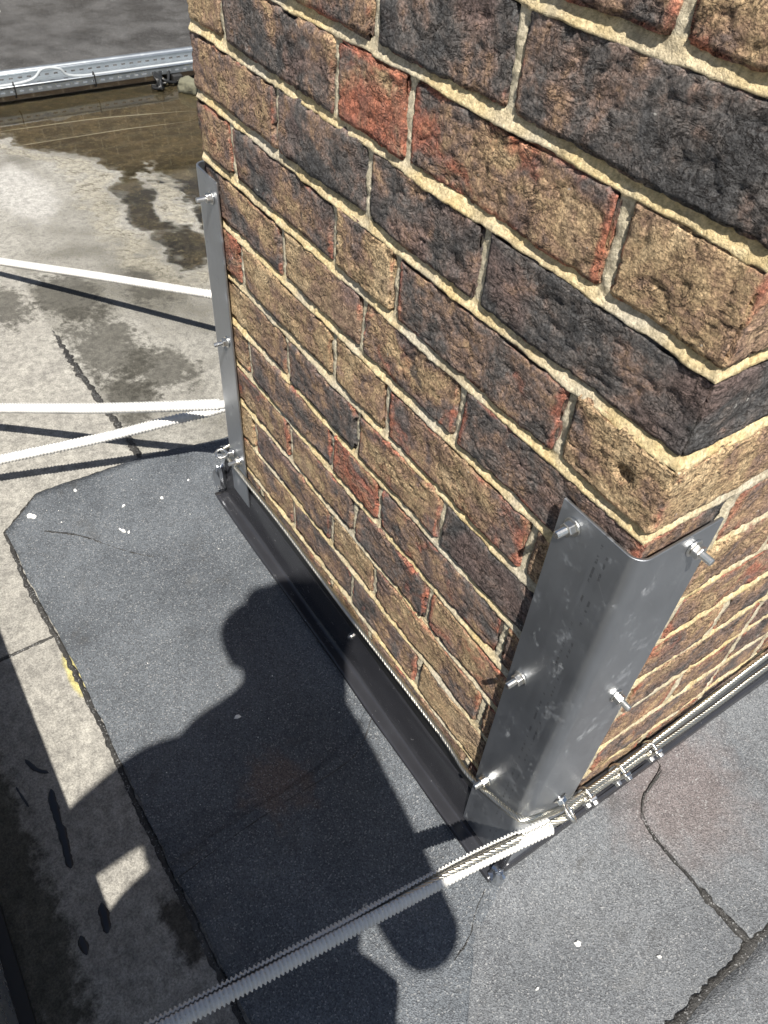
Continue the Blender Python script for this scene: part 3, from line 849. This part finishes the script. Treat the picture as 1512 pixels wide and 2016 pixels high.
# crumpled lead ends
def crumple(loc, sx, sy, sz, seed, parent):
    n = 14; th = np.linspace(0, 2 * np.pi, n, endpoint=False); ph = np.linspace(0.05, np.pi - .05, 8)
    TH, PH = np.meshgrid(np.r_[th, th[:1]], ph, indexing='ij')
    D = np.stack([np.sin(PH) * np.cos(TH), np.sin(PH) * np.sin(TH), np.cos(PH)], -1)
    rr = 1 + .45 * gnoise((D.reshape(-1, 3) * 2.2 + seed)).reshape(TH.shape)
    rr[-1] = rr[0]
    V = D * rr[..., None] * np.array([sx, sy, sz]) + np.array(loc)
    VV, Q = grid_mesh(V[..., 0], V[..., 1], V[..., 2])
    o = bpy.data.objects.new('lead_dressing', np_mesh('lead_dressing', VV, Q, M['lead'], smooth=False)); link(o, parent)
crumple((.012, -.018, -.577), .012, .011, .016, 3.1, fB)
crumple((-.834, -.016, -.545), .010, .014, .034, 5.7, fA)

# ------------------------------------------------------------------ steel corner guards
def corner_guard(name, label, pts_in, z0, z1, mat, corner_r=0.014):
    """folded sheet: pts_in = plan polyline (outer face), thickened"""
    root = empty(name, (pts_in[1][0], pts_in[1][1], z0), label=label, cat='corner guard', group='steel corner guards on the chimney')
    a, c, b = [Vector((*p, 0)) for p in pts_in]
    da = (a - c).normalized(); db = (b - c).normalized()
    plan = [a]
    n = 8
    s, e = c + da * corner_r, c + db * corner_r
    cen = c + da * corner_r + db * corner_r
    for i in range(n + 1):
        t = i / n * math.pi / 2
        plan.append(cen - db * corner_r * math.cos(t) - da * corner_r * math.sin(t))
    plan.append(b)
    outn = -(da + db).normalized()
    V = []; th = .003
    # inward offsets
    inner = []
    for i, p in enumerate(plan):
        if i == 0: nn = -db
        elif i == len(plan) - 1: nn = -da
        else:
            t = (i - 1) / n * math.pi / 2
            nn = -(db * math.cos(t) + da * math.sin(t))
        inner.append(p - nn * th)
    ring = plan + inner[::-1]
    m = len(ring)
    mb = MB(); zs = [z0, z1]
    # bottom tapered a little like the cut sheet
    mb.add([(p.x, p.y, z0) for p in ring] + [(p.x, p.y, z1) for p in ring],
           [(i, (i + 1) % m, m + (i + 1) % m, m + i) for i in range(m)])
    k = len(plan)
    mb.f += [(i, i + 1, m - 2 - i, m - 1 - i) for i in range(k - 1)] + [(m + i + 1, m + i, 2 * m - 1 - i, 2 * m - 2 - i) for i in range(k - 1)]
    o = mb.obj('plate', mat, root); o.location = -Vector(root.location)
    bm = bmesh.new(); bm.from_mesh(o.data); bmesh.ops.recalc_face_normals(bm, faces=bm.faces[:]); bm.to_mesh(o.data); bm.free()
    for pl in o.data.polygons: pl.use_smooth = True
    bv = o.modifiers.new('bevel', 'BEVEL'); bv.width = .0005; bv.segments = 1; bv.limit_method = 'ANGLE'; bv.angle_limit = math.radians(50)
    wn_ = o.modifiers.new('wn', 'WEIGHTED_NORMAL'); wn_.keep_sharp = True
    return root
def bolt(root, base, axis, L=.024, rs=.0036, ph=0.0):
    """threaded stud with washer and hex nut"""
    a = Vector(axis).normalized(); b = Vector(base)
    n = 46; P = []; R_ = []
    for i in range(n):
        P.append(b + a * (L * i / (n - 1))); R_.append(rs * (1.0 if i % 2 else .90))
    R_[-1] = rs * .8
    mb = MB(); mb.tube(P, R_, 10)
    st = mb.obj('bolt', M['bolt'], root); st.location = -Vector(root.location)
    mb = MB(); mb.prism(b + a * .0022, a, .0068, 6, .0067, ph); nut = mb.obj('nut', M['bolt'], st, bevel=.0008)
    mb = MB(); mb.prism(b + a * .0003, a, .0018, 20, .0086); wsh = mb.obj('washer', M['bolt'], st, bevel=.0004)
OA = 0.0095
g1 = corner_guard('corner_guard', 'large folded stainless steel corner guard bolted on the near chimney corner', [(-.075, -OA), (.0085, -OA), (.0085, .088)], -.575, .061, M['steel'])
for z in (.043, -.187, -.425): bolt(g1, (-.058, -OA, z), (0, -1, 0), .0195, ph=.3 + z)
for z in (.042, -.187): bolt(g1, (.0085, .060, z), (1, .0, 0), .0195, ph=.9 + z)
g2 = corner_guard('corner_guard', 'narrow stainless steel corner guard on the far left chimney edge', [(-CW - .0095, .088), (-CW - .0095, -OA), (-.728, -OA)], -.535, .062, M['steel'])
for z in (.036, -.187, -.432): bolt(g2, (-.746, -OA, z), (0, -1, .02), .022, ph=.2 + z)
for z in (.036, -.187): bolt(g2, (-CW - .0095, .055, z), (-1, 0, 0), .022, ph=.5)

# ------------------------------------------------------------------ wire ropes
def rope(name, pts, label, r=.0042, pitch=.034, strands=6, step=.0028, hand=1):
    P = catmull(pts, step); T, N, B = frames(P)
    s = np.r_[0, np.cumsum(np.linalg.norm(np.diff(P, axis=0), axis=1))]
    VV, QQ = [], []; base = 0
    rs = r * .40; rc = r - rs
    for k in range(strands):
        ang = hand * 2 * np.pi * s / pitch + 2 * np.pi * k / strands
        C = P + rc * (np.cos(ang)[:, None] * N + np.sin(ang)[:, None] * B)
        V, Q = tube_arrays(C, rs, 6)
        VV.append(V); QQ.append(np.array(Q) + base); base += len(V)
    V, Q = tube_arrays(P, rc * .85, 6); VV.append(V); QQ.append(np.array(Q) + base)
    o = bpy.data.objects.new(name, np_mesh(name, np.concatenate(VV), np.concatenate(QQ), M['rope'])); link(o)
    return tag(o, label, 'wire rope', 'steel wire ropes tied round the chimney')
rope('wire_rope', [(-.81, .30, -.448), (-.808, .05, -.448), (-.805, -.012, -.449), (-.79, -.0165, -.450), (-.72, -.0155, -.452), (-.60, -.0095, -.459), (-.39, -.0085, -.462), (-.155, -.0085, -.457), (-.085, -.0162, -.447),
                   (-.03, -.0162, -.425), (-.002, -.0160, -.408), (.0122, -.0105, -.403), (.0155, .010, -.413), (.0152, .053, -.446), (.0142, .104, -.462), (.0135, .167, -.468), (.0125, .241, -.463), (.012, .345, -.452), (.012, .50, -.432), (.012, .80, -.42)],
     'steel wire rope along the foot of the front wall, bending round the near corner')
rope('wire_rope', [(.018, .078, -.476), (.017, .104, -.4765), (.016, .167, -.482), (.0155, .26, -.488), (.015, .372, -.494), (.0145, .50, -.488), (.0145, .80, -.478)],
     'lower of two parallel wire ropes clipped together on the right wall')

# ------------------------------------------------------------------ split corrugated conduits
def conduit(name, pts, label, r=.0102, period=.0050, slit=(.5, .5), roll=(0., 0.), nseg=24, amp=.0013, step=.0011):
    """slit=(start,end) opening half-angle in radians, roll=(start,end) angle of the slit about the tube"""
    P = catmull(pts, step); T, N, B = frames(P)
    s = np.r_[0, np.cumsum(np.linalg.norm(np.diff(P, axis=0), axis=1))]; t = s / s[-1]
    rr = r + amp * np.clip(np.sin(2 * np.pi * s / period) * 1.6, -1, 1)
    wob = gnoise(np.c_[s * 9, s * 0 + 3.3, s * 0 + len(label)])
    sl = np.clip(slit[1] + (slit[0] - slit[1]) * np.exp(-np.maximum(t - .20, 0) * 9) * (sstep(.055, .085, t) if slit[0] > .5 else 1) + .12 * wob * (slit[0] > .1), .03, 2)
    ro = roll[0] + (roll[1] - roll[0]) * t + .25 * gnoise(np.c_[s * 4, s * 0 + 7.1, s * 0])
    u = np.linspace(0, 1, nseg)
    th = ro[:, None] + sl[:, None] + u[None] * (2 * np.pi - 2 * sl[:, None])
    jit = 1 + .012 * np.sin(2 * np.pi * s / period * 1.0)[:, None] * np.cos(th)
    V = P[:, None, :] + (rr[:, None] * jit)[..., None] * (np.cos(th)[..., None] * N[:, None, :] + np.sin(th)[..., None] * B[:, None, :])
    VV, Q = grid_mesh(V[..., 0], V[..., 1], V[..., 2])
    o = bpy.data.objects.new(name, np_mesh(name, VV, Q[:, ::-1], M['plastic'])); link(o)
    m = o.modifiers.new('wall', 'SOLIDIFY'); m.thickness = .0009; m.offset = -1
    return tag(o, label, 'conduit', 'white corrugated rope sleeves')
near_pts = [(.021, .036, -.463), (.012, -.02, -.462), (.004, -.085, -.455), (-.006, -.19, -.446), (-.017, -.30, -.440), (-.032, -.44, -.434), (-.050, -.60, -.43)]
conduit('conduit', near_pts, 'white corrugated sleeve with split side crossing the lower foreground', slit=(.85, .12), roll=(.15, .5))
rope('wire_rope', [(.026, .060, -.452), (.022, .040, -.458)] + [(x + .0015, y, z + .004) for x, y, z in near_pts[1:]], 'wire rope showing through the split of the foreground white sleeve', r=.0052, pitch=.05)

def ext(a, b, k):   # point beyond b
    a, b = np.array(a), np.array(b); return tuple(b + (b - a) * k)
c1a, c1b = (-1.316, .183, -.4575), (-1.848, -.155, -.549)
conduit('conduit', [ext(c1b, c1a, .9), c1a, (-1.5676, .022, -.4985), c1b, ext(c1a, c1b, .5)], 'upper left white sleeve, highest of the three behind the far corner guard', slit=(.10, .10), roll=(.3, .5), r=.0092, step=.0026, period=.0078, nseg=14)
c2a, c2b = (-.812, -0.009, -0.354), (-1.178, -.3175, -.4955)
conduit('conduit', [ext(c2b, c2a, .04), c2a, tuple((np.array(c2a) + np.array(c2b)) / 2 - np.array([0, 0, .004])), c2b, ext(c2a, c2b, .6)], 'middle left white sleeve running level from the far corner guard', slit=(.10, .10), roll=(.6, .2), r=.0090, step=.0022, period=.0066, nseg=14)
conduit('conduit', [(-.86, .14, -.405), (-.896, .02, -.434), (-.924, -.071, -.447), (-.982, -.1826, -.4825), (-1.063, -.356, -.5225), (-1.13, -.50, -.56)], 'lower left white sleeve sagging under the middle one beside the felt', slit=(.10, .22), roll=(.5, 1.0), r=.0090, step=.0022, period=.0066, nseg=14)

# ------------------------------------------------------------------ rope clips, eye bolts
def rope_clip(y, z, x, label, tilt=0.0):
    """U-bolt with saddle and two nuts gripping both ropes"""
    root = empty('rope_clip', (x, y, z), label=label, cat='rope clip', group='wire rope clips')
    h = .0135; rr = .0026
    pts = [(.010, 0, h)] + [(-.007, 0, h)] + [(-.007 - .004 * math.sin(a), 0, h * math.cos(a)) for a in np.linspace(.3, math.pi - .3, 9)] + [(-.007, 0, -h), (.010, 0, -h)]
    mb = MB(); mb.tube(catmull(pts, .0012), rr, 8); u = mb.obj('u_bolt', M['bolt'], root, smooth=True)
    mb = MB(); mb.box((.0035, -.0055, -h - .0045), (.0085, .0055, h + .0045))
    mb.box((-.001, -.0065, -h * .55), (.004, .0065, h * .55))
    sd = mb.obj('saddle', M['bolt'], root, bevel=.0014)
    for s in (-1, 1):
        mb = MB(); mb.prism((.0085, 0, s * h), (1, 0, 0), .0055, 6, .0052, .4); mb.obj('nut', M['bolt'], root, bevel=.0006)
    root.rotation_euler = (tilt, 0.25, 0)
    return root
rope_clip(.106, -.470, .017, 'wire rope clip nearest the corner guard on the paired ropes', .12)
rope_clip(.168, -.4755, .016, 'middle wire rope clip of the three on the right wall', -.10)
rope_clip(.232, -.477, .0155, 'wire rope clip farthest from the near corner on the right wall', .05)

def eye_bolt(loc, axis, ring_n, label, R_=.014, rr=.003):
    root = empty('eye_bolt', loc, label=label, cat='eye bolt', group='steel eye bolts')
    a = Vector(axis).normalized(); n = Vector(ring_n).normalized(); w = a.cross(n).normalized()
    c = a * (.012 + R_)
    pts = [c + (a * math.cos(t) + w * math.sin(t)) * R_ for t in np.linspace(0, 2 * math.pi, 28, endpoint=False)]
    mb = MB(); mb.tube([tuple(p) for p in pts], rr, 8, closed=True); mb.obj('ring', M['bolt'], root, smooth=True)
    mb = MB(); mb.tube([tuple(a * t) for t in (-.004, 0, .006, .0125)], rr * 1.05, 10); mb.obj('shank', M['bolt'], root, smooth=True)
    mb = MB(); mb.prism(tuple(a * .0015), tuple(a), .006, 6, .0072); mb.obj('nut', M['bolt'], root, bevel=.0006)
    mb = MB(); mb.prism(tuple(a * .0002), tuple(a), .0016, 18, .0095); mb.obj('washer', M['bolt'], root, bevel=.0003)
    return root
eye_bolt((.0088, .052, -.423), (.90, .10, -.42), (.1, .75, .6), 'steel eye bolt holding the rope at the near corner guard', R_=.0105, rr=.0024)
eye_bolt((-.772, -OA, -.434), (-.35, -.93, .05), (.2, .1, .97), 'steel eye bolt ring at the foot of the far corner guard', R_=.0095, rr=.0024)
eye_bolt((-CW - .0095, .035, -.40), (-1, .05, 0), (0, 1, .15), 'steel loop eye on the far side of the far corner guard', R_=.015, rr=.0024)

# ------------------------------------------------------------------ cable tray across the roof beyond the puddle
tray = empty('cable_tray', (-3.23, .6, ZG), label='galvanised perforated cable tray running across the roof beyond the puddle', cat='cable tray')
TX0, TX1, TZ, Y0, Y1 = -3.262, -3.118, -.586, -1.6, 2.6
def slotted(name, u0, u1, to, parent, rows, pitch, slot_l, slot_w):
    """sheet along y with real slots; rows = centre positions across"""
    us = sorted({u0, u1} | {c + s * slot_w / 2 for c in rows for s in (-1, 1)})
    ys = [Y0]
    y = Y0 + pitch * .3
    while y + slot_l < Y1:
        ys += [y, y + slot_l]; y += pitch
    ys.append(Y1)
    vs, fs, idx = [], [], {}
    def vid(i, j):
        if (i, j) not in idx:
            idx[(i, j)] = len(vs); vs.append(to(us[i], ys[j]))
        return idx[(i, j)]
    for i in range(len(us) - 1):
        mid = (us[i] + us[i + 1]) / 2
        isrow = any(abs(mid - c) < slot_w / 2 for c in rows)
        for j in range(len(ys) - 1):
            if isrow and j % 2 == 1: continue
            fs.append((vid(i, j), vid(i + 1, j), vid(i + 1, j + 1), vid(i, j + 1)))
    o = mesh_obj(name, vs, fs, M['galv'], parent); o.location = -Vector(parent.location)
    m = o.modifiers.new('thick', 'SOLIDIFY'); m.thickness = .0016; m.offset = 0
    return o
slotted('base', TX0, TX1, lambda u, y: (u, y, TZ), tray, [TX0 + .035, TX0 + .085], .052, .016, .007)
slotted('side', TZ + .001, TZ + .026, lambda u, y: (TX1, y, u), tray, [TZ + .011], .034, .016, .006)
slotted('side', TZ + .001, TZ + .026, lambda u, y: (TX0, y, u), tray, [TZ + .011], .034, .016, .006)
for x, s in ((TX1, -1), (TX0, 1)):
    mb = MB(); mb.tube([(x, Y0, TZ + .0275), (x, Y1, TZ + .0275)], .0042, 8); e = mb.obj('rolled_edge', M['galv'], tray, smooth=True); e.location = -Vector(tray.location)
for y in (.23, .53):
    mb = MB(); lo = .006
    pts = [(TX1 + lo, y, TZ + .034), (TX1 + lo, y, TZ - .004), (TX1 - .02, y, TZ - .006), (TX1 - .022, y + .004, TZ + .034)]
    mb.tube(catmull(pts + [pts[0]], .004), .0025, 6); t = mb.obj('cable_tie', M['tie'], tray); t.location = -Vector(tray.location)
mb = MB()
for y in (-.9, .86, 2.3):
    mb = MB(); mb.box((TX0 - .02, y - .02, ZG - .003), (TX1 + .02, y + .02, TZ - .004)); f_ = mb.obj('foot', M['black'], tray, bevel=.004); f_.location = -Vector(tray.location)
mb = MB(); mb.tube([(-3.296, Y0, -.565), (-3.295, .3, -.566), (-3.296, 1.2, -.565), (-3.295, Y1, -.565)], .0135, 14)
pipe = mb.obj('conduit_pipe', M['galv'], smooth=True); tag(pipe, 'round galvanised pipe laid along the back of the cable tray', 'pipe')
mb = MB(); mb.tube(catmull([(-3.20, -.5, TZ + .010), (-3.19, .1, TZ + .012), (-3.185, .30, TZ + .02), (-3.18, .36, TZ + .055), (-3.175, .42, TZ + .05), (-3.18, .47, TZ + .018), (-3.19, .7, TZ + .010), (-3.2, 1.6, TZ + .01)], .01), .0055, 8)
cb = mb.obj('data_cable', mat_simple('grey_cable', (.35, .37, .38), .5), smooth=True); tag(cb, 'thin grey cable humped up inside the perforated tray', 'cable')
# bundle and block at the tray's support
r = random.Random(9)
bl = empty('cable_bundle', (-3.06, .80, ZG), label='tangle of thin black cables hanging below the tray beside the mossy block', cat='cables')
for i in range(7):
    a = (-3.12 + r.uniform(-.02, .01), .79 + r.uniform(-.03, .05), TZ + .01); b = (-3.05 + r.uniform(-.04, .04), .79 + r.uniform(-.04, .05), ZG + .012)
    mid = ((a[0] + b[0]) / 2 + .02, (a[1] + b[1]) / 2 + r.uniform(-.02, .02), TZ - .005 + r.uniform(-.01, .01))
    mb = MB(); mb.tube(catmull([a, mid, b, (b[0] - .03, b[1] + r.uniform(-.04, .04), ZG + .006)], .006), .006, 6)
    c_ = mb.obj('cable', M['tie'], bl, smooth=True); c_.location = -Vector(bl.location)
n = 10
def rock(name, loc, s, mat, seed, label, cat):
    P, Q = lattice_box(8, 8, 6)
    h = np.array(s); p = P * h; rr = min(s) * .5
    q = np.clip(p, -(h - rr), h - rr); d = p - q; nn = d / np.linalg.norm(d, axis=1, keepdims=True)
    p = q + rr * nn + nn * (fbm(p * 22 + seed, 3) * .010)[:, None]
    o = bpy.data.objects.new(name, np_mesh(name, p, Q, mat)); link(o); o.location = loc; o.rotation_euler = (0.1, 0, .6)
    return tag(o, label, cat)
rock('support_block', (-2.99, .86, ZG + .022), (.04, .026, .024), M['stone'], 3.3, 'mossy wedge of concrete standing in the puddle under the tray', 'block')
rock('white_pebble', (-3.02, .955, ZG + .03), (.022, .012, .010), M['chip'], 8.3, 'small white stone half hidden by the chimney beside the tray', 'stone')
# hairpin tube added in place of lines reflected in the puddle
mb = MB(); lp = [(-2.90, -.05, ZG - .003), (-2.888, .207, ZG - .002), (-2.869, .458, ZG - .001), (-2.83, .66, ZG - .002), (-2.805, .775, ZG - .003), (-2.765, .800, ZG - .004), (-2.715, .745, ZG - .003), (-2.722, .62, ZG - .002), (-2.734, .485, ZG - .001), (-2.742, .25, ZG - .002), (-2.746, .08, ZG - .002)]
mb.tube(catmull(lp, .012), .0019, 6)
lw = mb.obj('reflection_loop', mat_simple('reflection_line', (.15, .13, .085), .6), smooth=True); tag(lw, 'long thin hairpin line standing in for a reflection in the puddle', 'reflection')

# ------------------------------------------------------------------ metal-clad parapet along the near roof edge
par = empty('parapet', (-2.0, -.70, ZG), label='low metal clad parapet at the lower left corner with a dark gap at its foot', cat='parapet')
mb = MB(); mb.box((-6.0, -.80, ZG + .013), (.055, -.596, -.235)); p_ = mb.obj('cladding', M['clad'], par, bevel=.006); p_.location = -Vector(par.location)
mb = MB(); mb.box((-6.0, -.79, ZG - .01), (.05, -.581, ZG + .012)); p_ = mb.obj('shadow_gap', M['black'], par); p_.location = -Vector(par.location)  # black strip standing in for the shadow gap at the parapet foot
mb = MB(); mb.box((-6.02, -.815, -.2345), (.060, -.590, -.216)); p_ = mb.obj('coping', M['clad'], par, bevel=.004); p_.location = -Vector(par.location)

# distant brick wall that closes the roof (seen mirrored in the puddle)
bw = empty('brick_wall', (-6.6, 1, ZG), label='brown brick wall beyond the roof, mirrored in the puddle', cat='wall')
mb = MB(); mb.box((-6.85, -3, ZG), (-6.6, 6, 1.25)); w_ = mb.obj('brickwork', M['wall'], bw); w_.location = -Vector(bw.location)
mb = MB(); mb.box((-6.9, -3.02, 1.251), (-6.55, 6.02, 1.33)); w_ = mb.obj('coping', M['slab'], bw, bevel=.01); w_.location = -Vector(bw.location)

# ------------------------------------------------------------------ person taking the photograph (behind the camera, casting the shadow)
def person():
    S = []            # (pos, radius, parent)
    def add(p, r, par): S.append((p, r, par)); return len(S) - 1
    hip = add((0.374, -0.561, 0.03), (.140, .140), -1)
    waist = add((0.366, -0.574, 0.2), (.125, .125), hip)
    chest = add((0.346, -0.583, 0.39), (.140, .125), waist)
    # loose jacket: fullness at the flanks
    fl = add((0.275, -0.668, 0.18), (.080, .080), waist)
    add((0.235, -0.715, 0.10), (.070, .070), fl)
    fl = add((0.300, -0.680, 0.03), (.105, .105), hip)
    add((0.245, -0.745, 0.00), (.095, .095), fl)
    add((0.442, -0.478, 0.2), (.058, .058), waist)
    add((0.449, -0.46, 0.05), (.075, .075), hip)
    add((0.41, -0.498, 0.36), (.065, .065), chest)
    neckb = add((.300, -.572, .558), (.100, .078), chest)
    neck = add((.313, -.526, .628), (.054, .058), neckb)
    jaw = add((.305, -.509, .702), (.074, .082), neck)
    head = add((.296, -.500, .775), (.092, .104), jaw)
    crown = add((.297, -.492, .845), (.070, .078), head)
    # right arm
    rs = add((.380, -.482, .525), (.064, .064), chest)
    ru = add((.486, -.452, .435), (.058, .058), rs)
    re = add((.577, -.429, .33), (.048, .048), ru)
    rf = add((.440, -.410, .388), (.038, .036), re)
    rw = add((.302, -.396, .442), (.027, .024), rf)
    rp = add((.262, -.395, .462), (.036, .016), rw)
    # left arm
    ls = add((0.288, -0.711, 0.545), (.076, .076), chest)
    lu = add((0.245, -0.752, 0.44), (.060, .060), ls)
    le = add((0.202, -0.789, 0.33), (.048, .048), lu)
    lf = add((.200, -.655, .375), (.050, .046), le)
    lw = add((.202, -.535, .425), (.032, .028), lf)
    lp_ = add((.205, -.488, .452), (.036, .016), lw)
    # fingers: hands close on the two long edges of the phone
    for hand, base, cam_side in ((rp, np.array((.262, -.395, .462)), 1), (lp_, np.array((.205, -.488, .452)), -1)):
        tgt = np.array([.222, -.425, .470]) if cam_side == 1 else np.array([.200, -.440, .462])
        fwd = tgt - base; fwd /= np.linalg.norm(fwd)
        side = np.array(CAM_R[1])      # along the phone's long edge
        back = -np.array(CAM_R[2])     # away from the scene
        for q, (off, ln) in enumerate(((-.030, .060), (-.010, .068), (.010, .064), (.029, .050))):
            a = add(tuple(base + side * off * .8 + fwd * .012 + back * .012), (.0095, .0095), hand)
            b = add(tuple(base + side * off + fwd * ln * .5 + back * .018), (.0085, .0085), a)
            add(tuple(base + side * off + fwd * ln * .85 + back * .012), (.0075, .0075), b)
        a = add(tuple(base - side * .030 + fwd * .010 + back * .026), (.0115, .0115), hand)
        b = add(tuple(base - side * .022 + fwd * .035 + back * .034), (.010, .010), a)
        add(tuple(base - side * .008 + fwd * .052 + back * .030), (.0085, .0085), b)
    # legs, half crouched with the feet flat on the roof
    for sgn, kx in ((1, 0), (-1, 0)):
        ox, oy = .055 * sgn, .085 * sgn
        h_ = add((.39 + ox, -.56 + oy, -.02), (.098, .092), hip)
        kn = add((.33 + ox * 1.5 + (.06 if sgn > 0 else 0), -.545 + oy * 1.5, -.245), (.062, .060), h_)
        an = add((.47 + ox * 1.5, -.66 + oy * 1.4, -.545), (.042, .040), kn)
        he = add((.48 + ox * 1.5, -.665 + oy * 1.4, -.585), (.036, .032), an)
        add((.36 + ox * 1.5, -.60 + oy * 1.4, -.594), (.040, .024), he)
    me = bpy.data.meshes.new('person')
    me.from_pydata([s[0] for s in S], [(i, s[2]) for i, s in enumerate(S) if s[2] >= 0], [])
    tmp = bpy.data.objects.new('person', me); COL.objects.link(tmp)
    sk = tmp.modifiers.new('skin', 'SKIN'); sk.use_smooth_shade = True
    sv = me.skin_vertices[0].data if me.skin_vertices else None
    if sv is None:
        me.skin_vertices.new() if hasattr(me.skin_vertices, 'new') else None
        sv = me.skin_vertices[0].data
    for i, s in enumerate(S):
        sv[i].radius = s[1]; sv[i].use_root = (i == 0)
    sub = tmp.modifiers.new('sub', 'SUBSURF'); sub.levels = 2; sub.render_levels = 2
    dg = bpy.context.evaluated_depsgraph_get()
    m2 = bpy.data.meshes.new_from_object(tmp.evaluated_get(dg))
    bpy.data.objects.remove(tmp)
    root = empty('person', (.44, -.62, ZG), label='person leaning in with a phone, seen only as a shadow on the felt', cat='person')
    o = bpy.data.objects.new('body', m2); link(o, root); o.location = -Vector(root.location)
    m2.materials.clear()
    for k in ('shirt', 'skin', 'trousers'): m2.materials.append(M[k])
    hands = [Vector((.25, -.40, .46)), Vector((.205, -.48, .45))]
    for p in m2.polygons:
        p.use_smooth = True
        c = p.center
        if c.z > .60 and (c - Vector((.300, -.515, .75))).length < .19: p.material_index = 1
        elif min((c - h).length for h in hands) < .075: p.material_index = 1
        elif c.z < .02: p.material_index = 2
        else: p.material_index = 0
    # hair cap and face details
    fd = Vector((-.80, .50, -.33)).normalized(); up = Vector((-.15, .12, .98)).normalized(); sd = fd.cross(up).normalized()
    hc = Vector((.297, -.500, .788))
    V = []
    nth, nph = 22, 12
    for i in range(nph):
        ph = i / (nph - 1) * 1.75
        for j in range(nth):
            th = 2 * math.pi * j / nth
            d = up * math.cos(ph) + (fd * math.cos(th) * .9 + sd * math.sin(th)) * math.sin(ph)
            cut = 1.0 if math.cos(th) < .35 else (1.0 if ph < .85 else .86)
            rr = (.110 + .004 * math.sin(7 * th + 3 * ph)) * cut
            V.append(hc + Vector(d) * rr)
    F = [(i * nth + j, (i + 1) * nth + j, (i + 1) * nth + (j + 1) % nth, i * nth + (j + 1) % nth) for i in range(nph - 1) for j in range(nth)]
    hair = mesh_obj('hair', V, F, M['hair'], root, True); hair.location = -Vector(root.location)
    mb = MB()
    nb = hc + fd * .088 - up * .030
    mb.prism(tuple(nb + up * .018), tuple(-up * .034 + fd * .012), .036, 8, .006, r2=.011)
    nose = mb.obj('nose', M['skin'], root, True); nose.location = -Vector(root.location)
    for s in (-1, 1):
        mb = MB(); mb.prism(tuple(hc + sd * s * .080 - up * .022 - fd * .005), tuple(sd * s - fd * .4), .016, 12, .010, r2=.020)
        e = mb.obj('ear', M['skin'], root, True); e.location = -Vector(root.location)
        mb = MB(); mb.tube([tuple(hc + fd * .084 + sd * (s * .031 + t) - up * .010) for t in (-.010, 0, .010)], [.002, .006, .002], 8)
        e = mb.obj('eye', M['chip'], root, True); e.location = -Vector(root.location)
    mb = MB(); mb.tube([tuple(hc + fd * (.078 - abs(t) * 2) - up * .075 + sd * t) for t in (-.022, -.011, 0, .011, .022)], [.002, .005, .006, .005, .002], 8)
    e = mb.obj('mouth', M['skin'], root, True); e.location = -Vector(root.location)
person()
# phone held in the hands, its lens just behind the point the picture is taken from
rt, dn, fw = [Vector(CAM_R[i]) for i in range(3)]
pc = Vector(CAM_POS) - fw * .0085 + dn * .052 - rt * .0 + rt * .020
ph_root = empty('phone', tuple(pc), label='black smartphone held up in both hands, out of the picture', cat='phone')
def phone_box(name, cx, cy, cz, sx, sy, sz, mat, bev):
    vs = []
    for a in (-1, 1):
        for b in (-1, 1):
            for c in (-1, 1):
                vs.append(rt * (cx + a * sx) + dn * (cy + b * sy) + fw * (cz + c * sz))
    o = mesh_obj(name, vs, [(0, 1, 3, 2), (4, 6, 7, 5), (0, 4, 5, 1), (2, 3, 7, 6), (0, 2, 6, 4), (1, 5, 7, 3)], mat, ph_root)
    bm = bmesh.new(); bm.from_mesh(o.data); bmesh.ops.recalc_face_normals(bm, faces=bm.faces[:]); bm.to_mesh(o.data); bm.free()
    m = o.modifiers.new('bevel', 'BEVEL'); m.width = bev; m.segments = 3
phone_box('body', 0, 0, 0, .036, .073, .004, M['phone'], .003)
phone_box('camera_bump', -.020, -.052, .0050, .014, .014, .0012, M['phone'], .001)
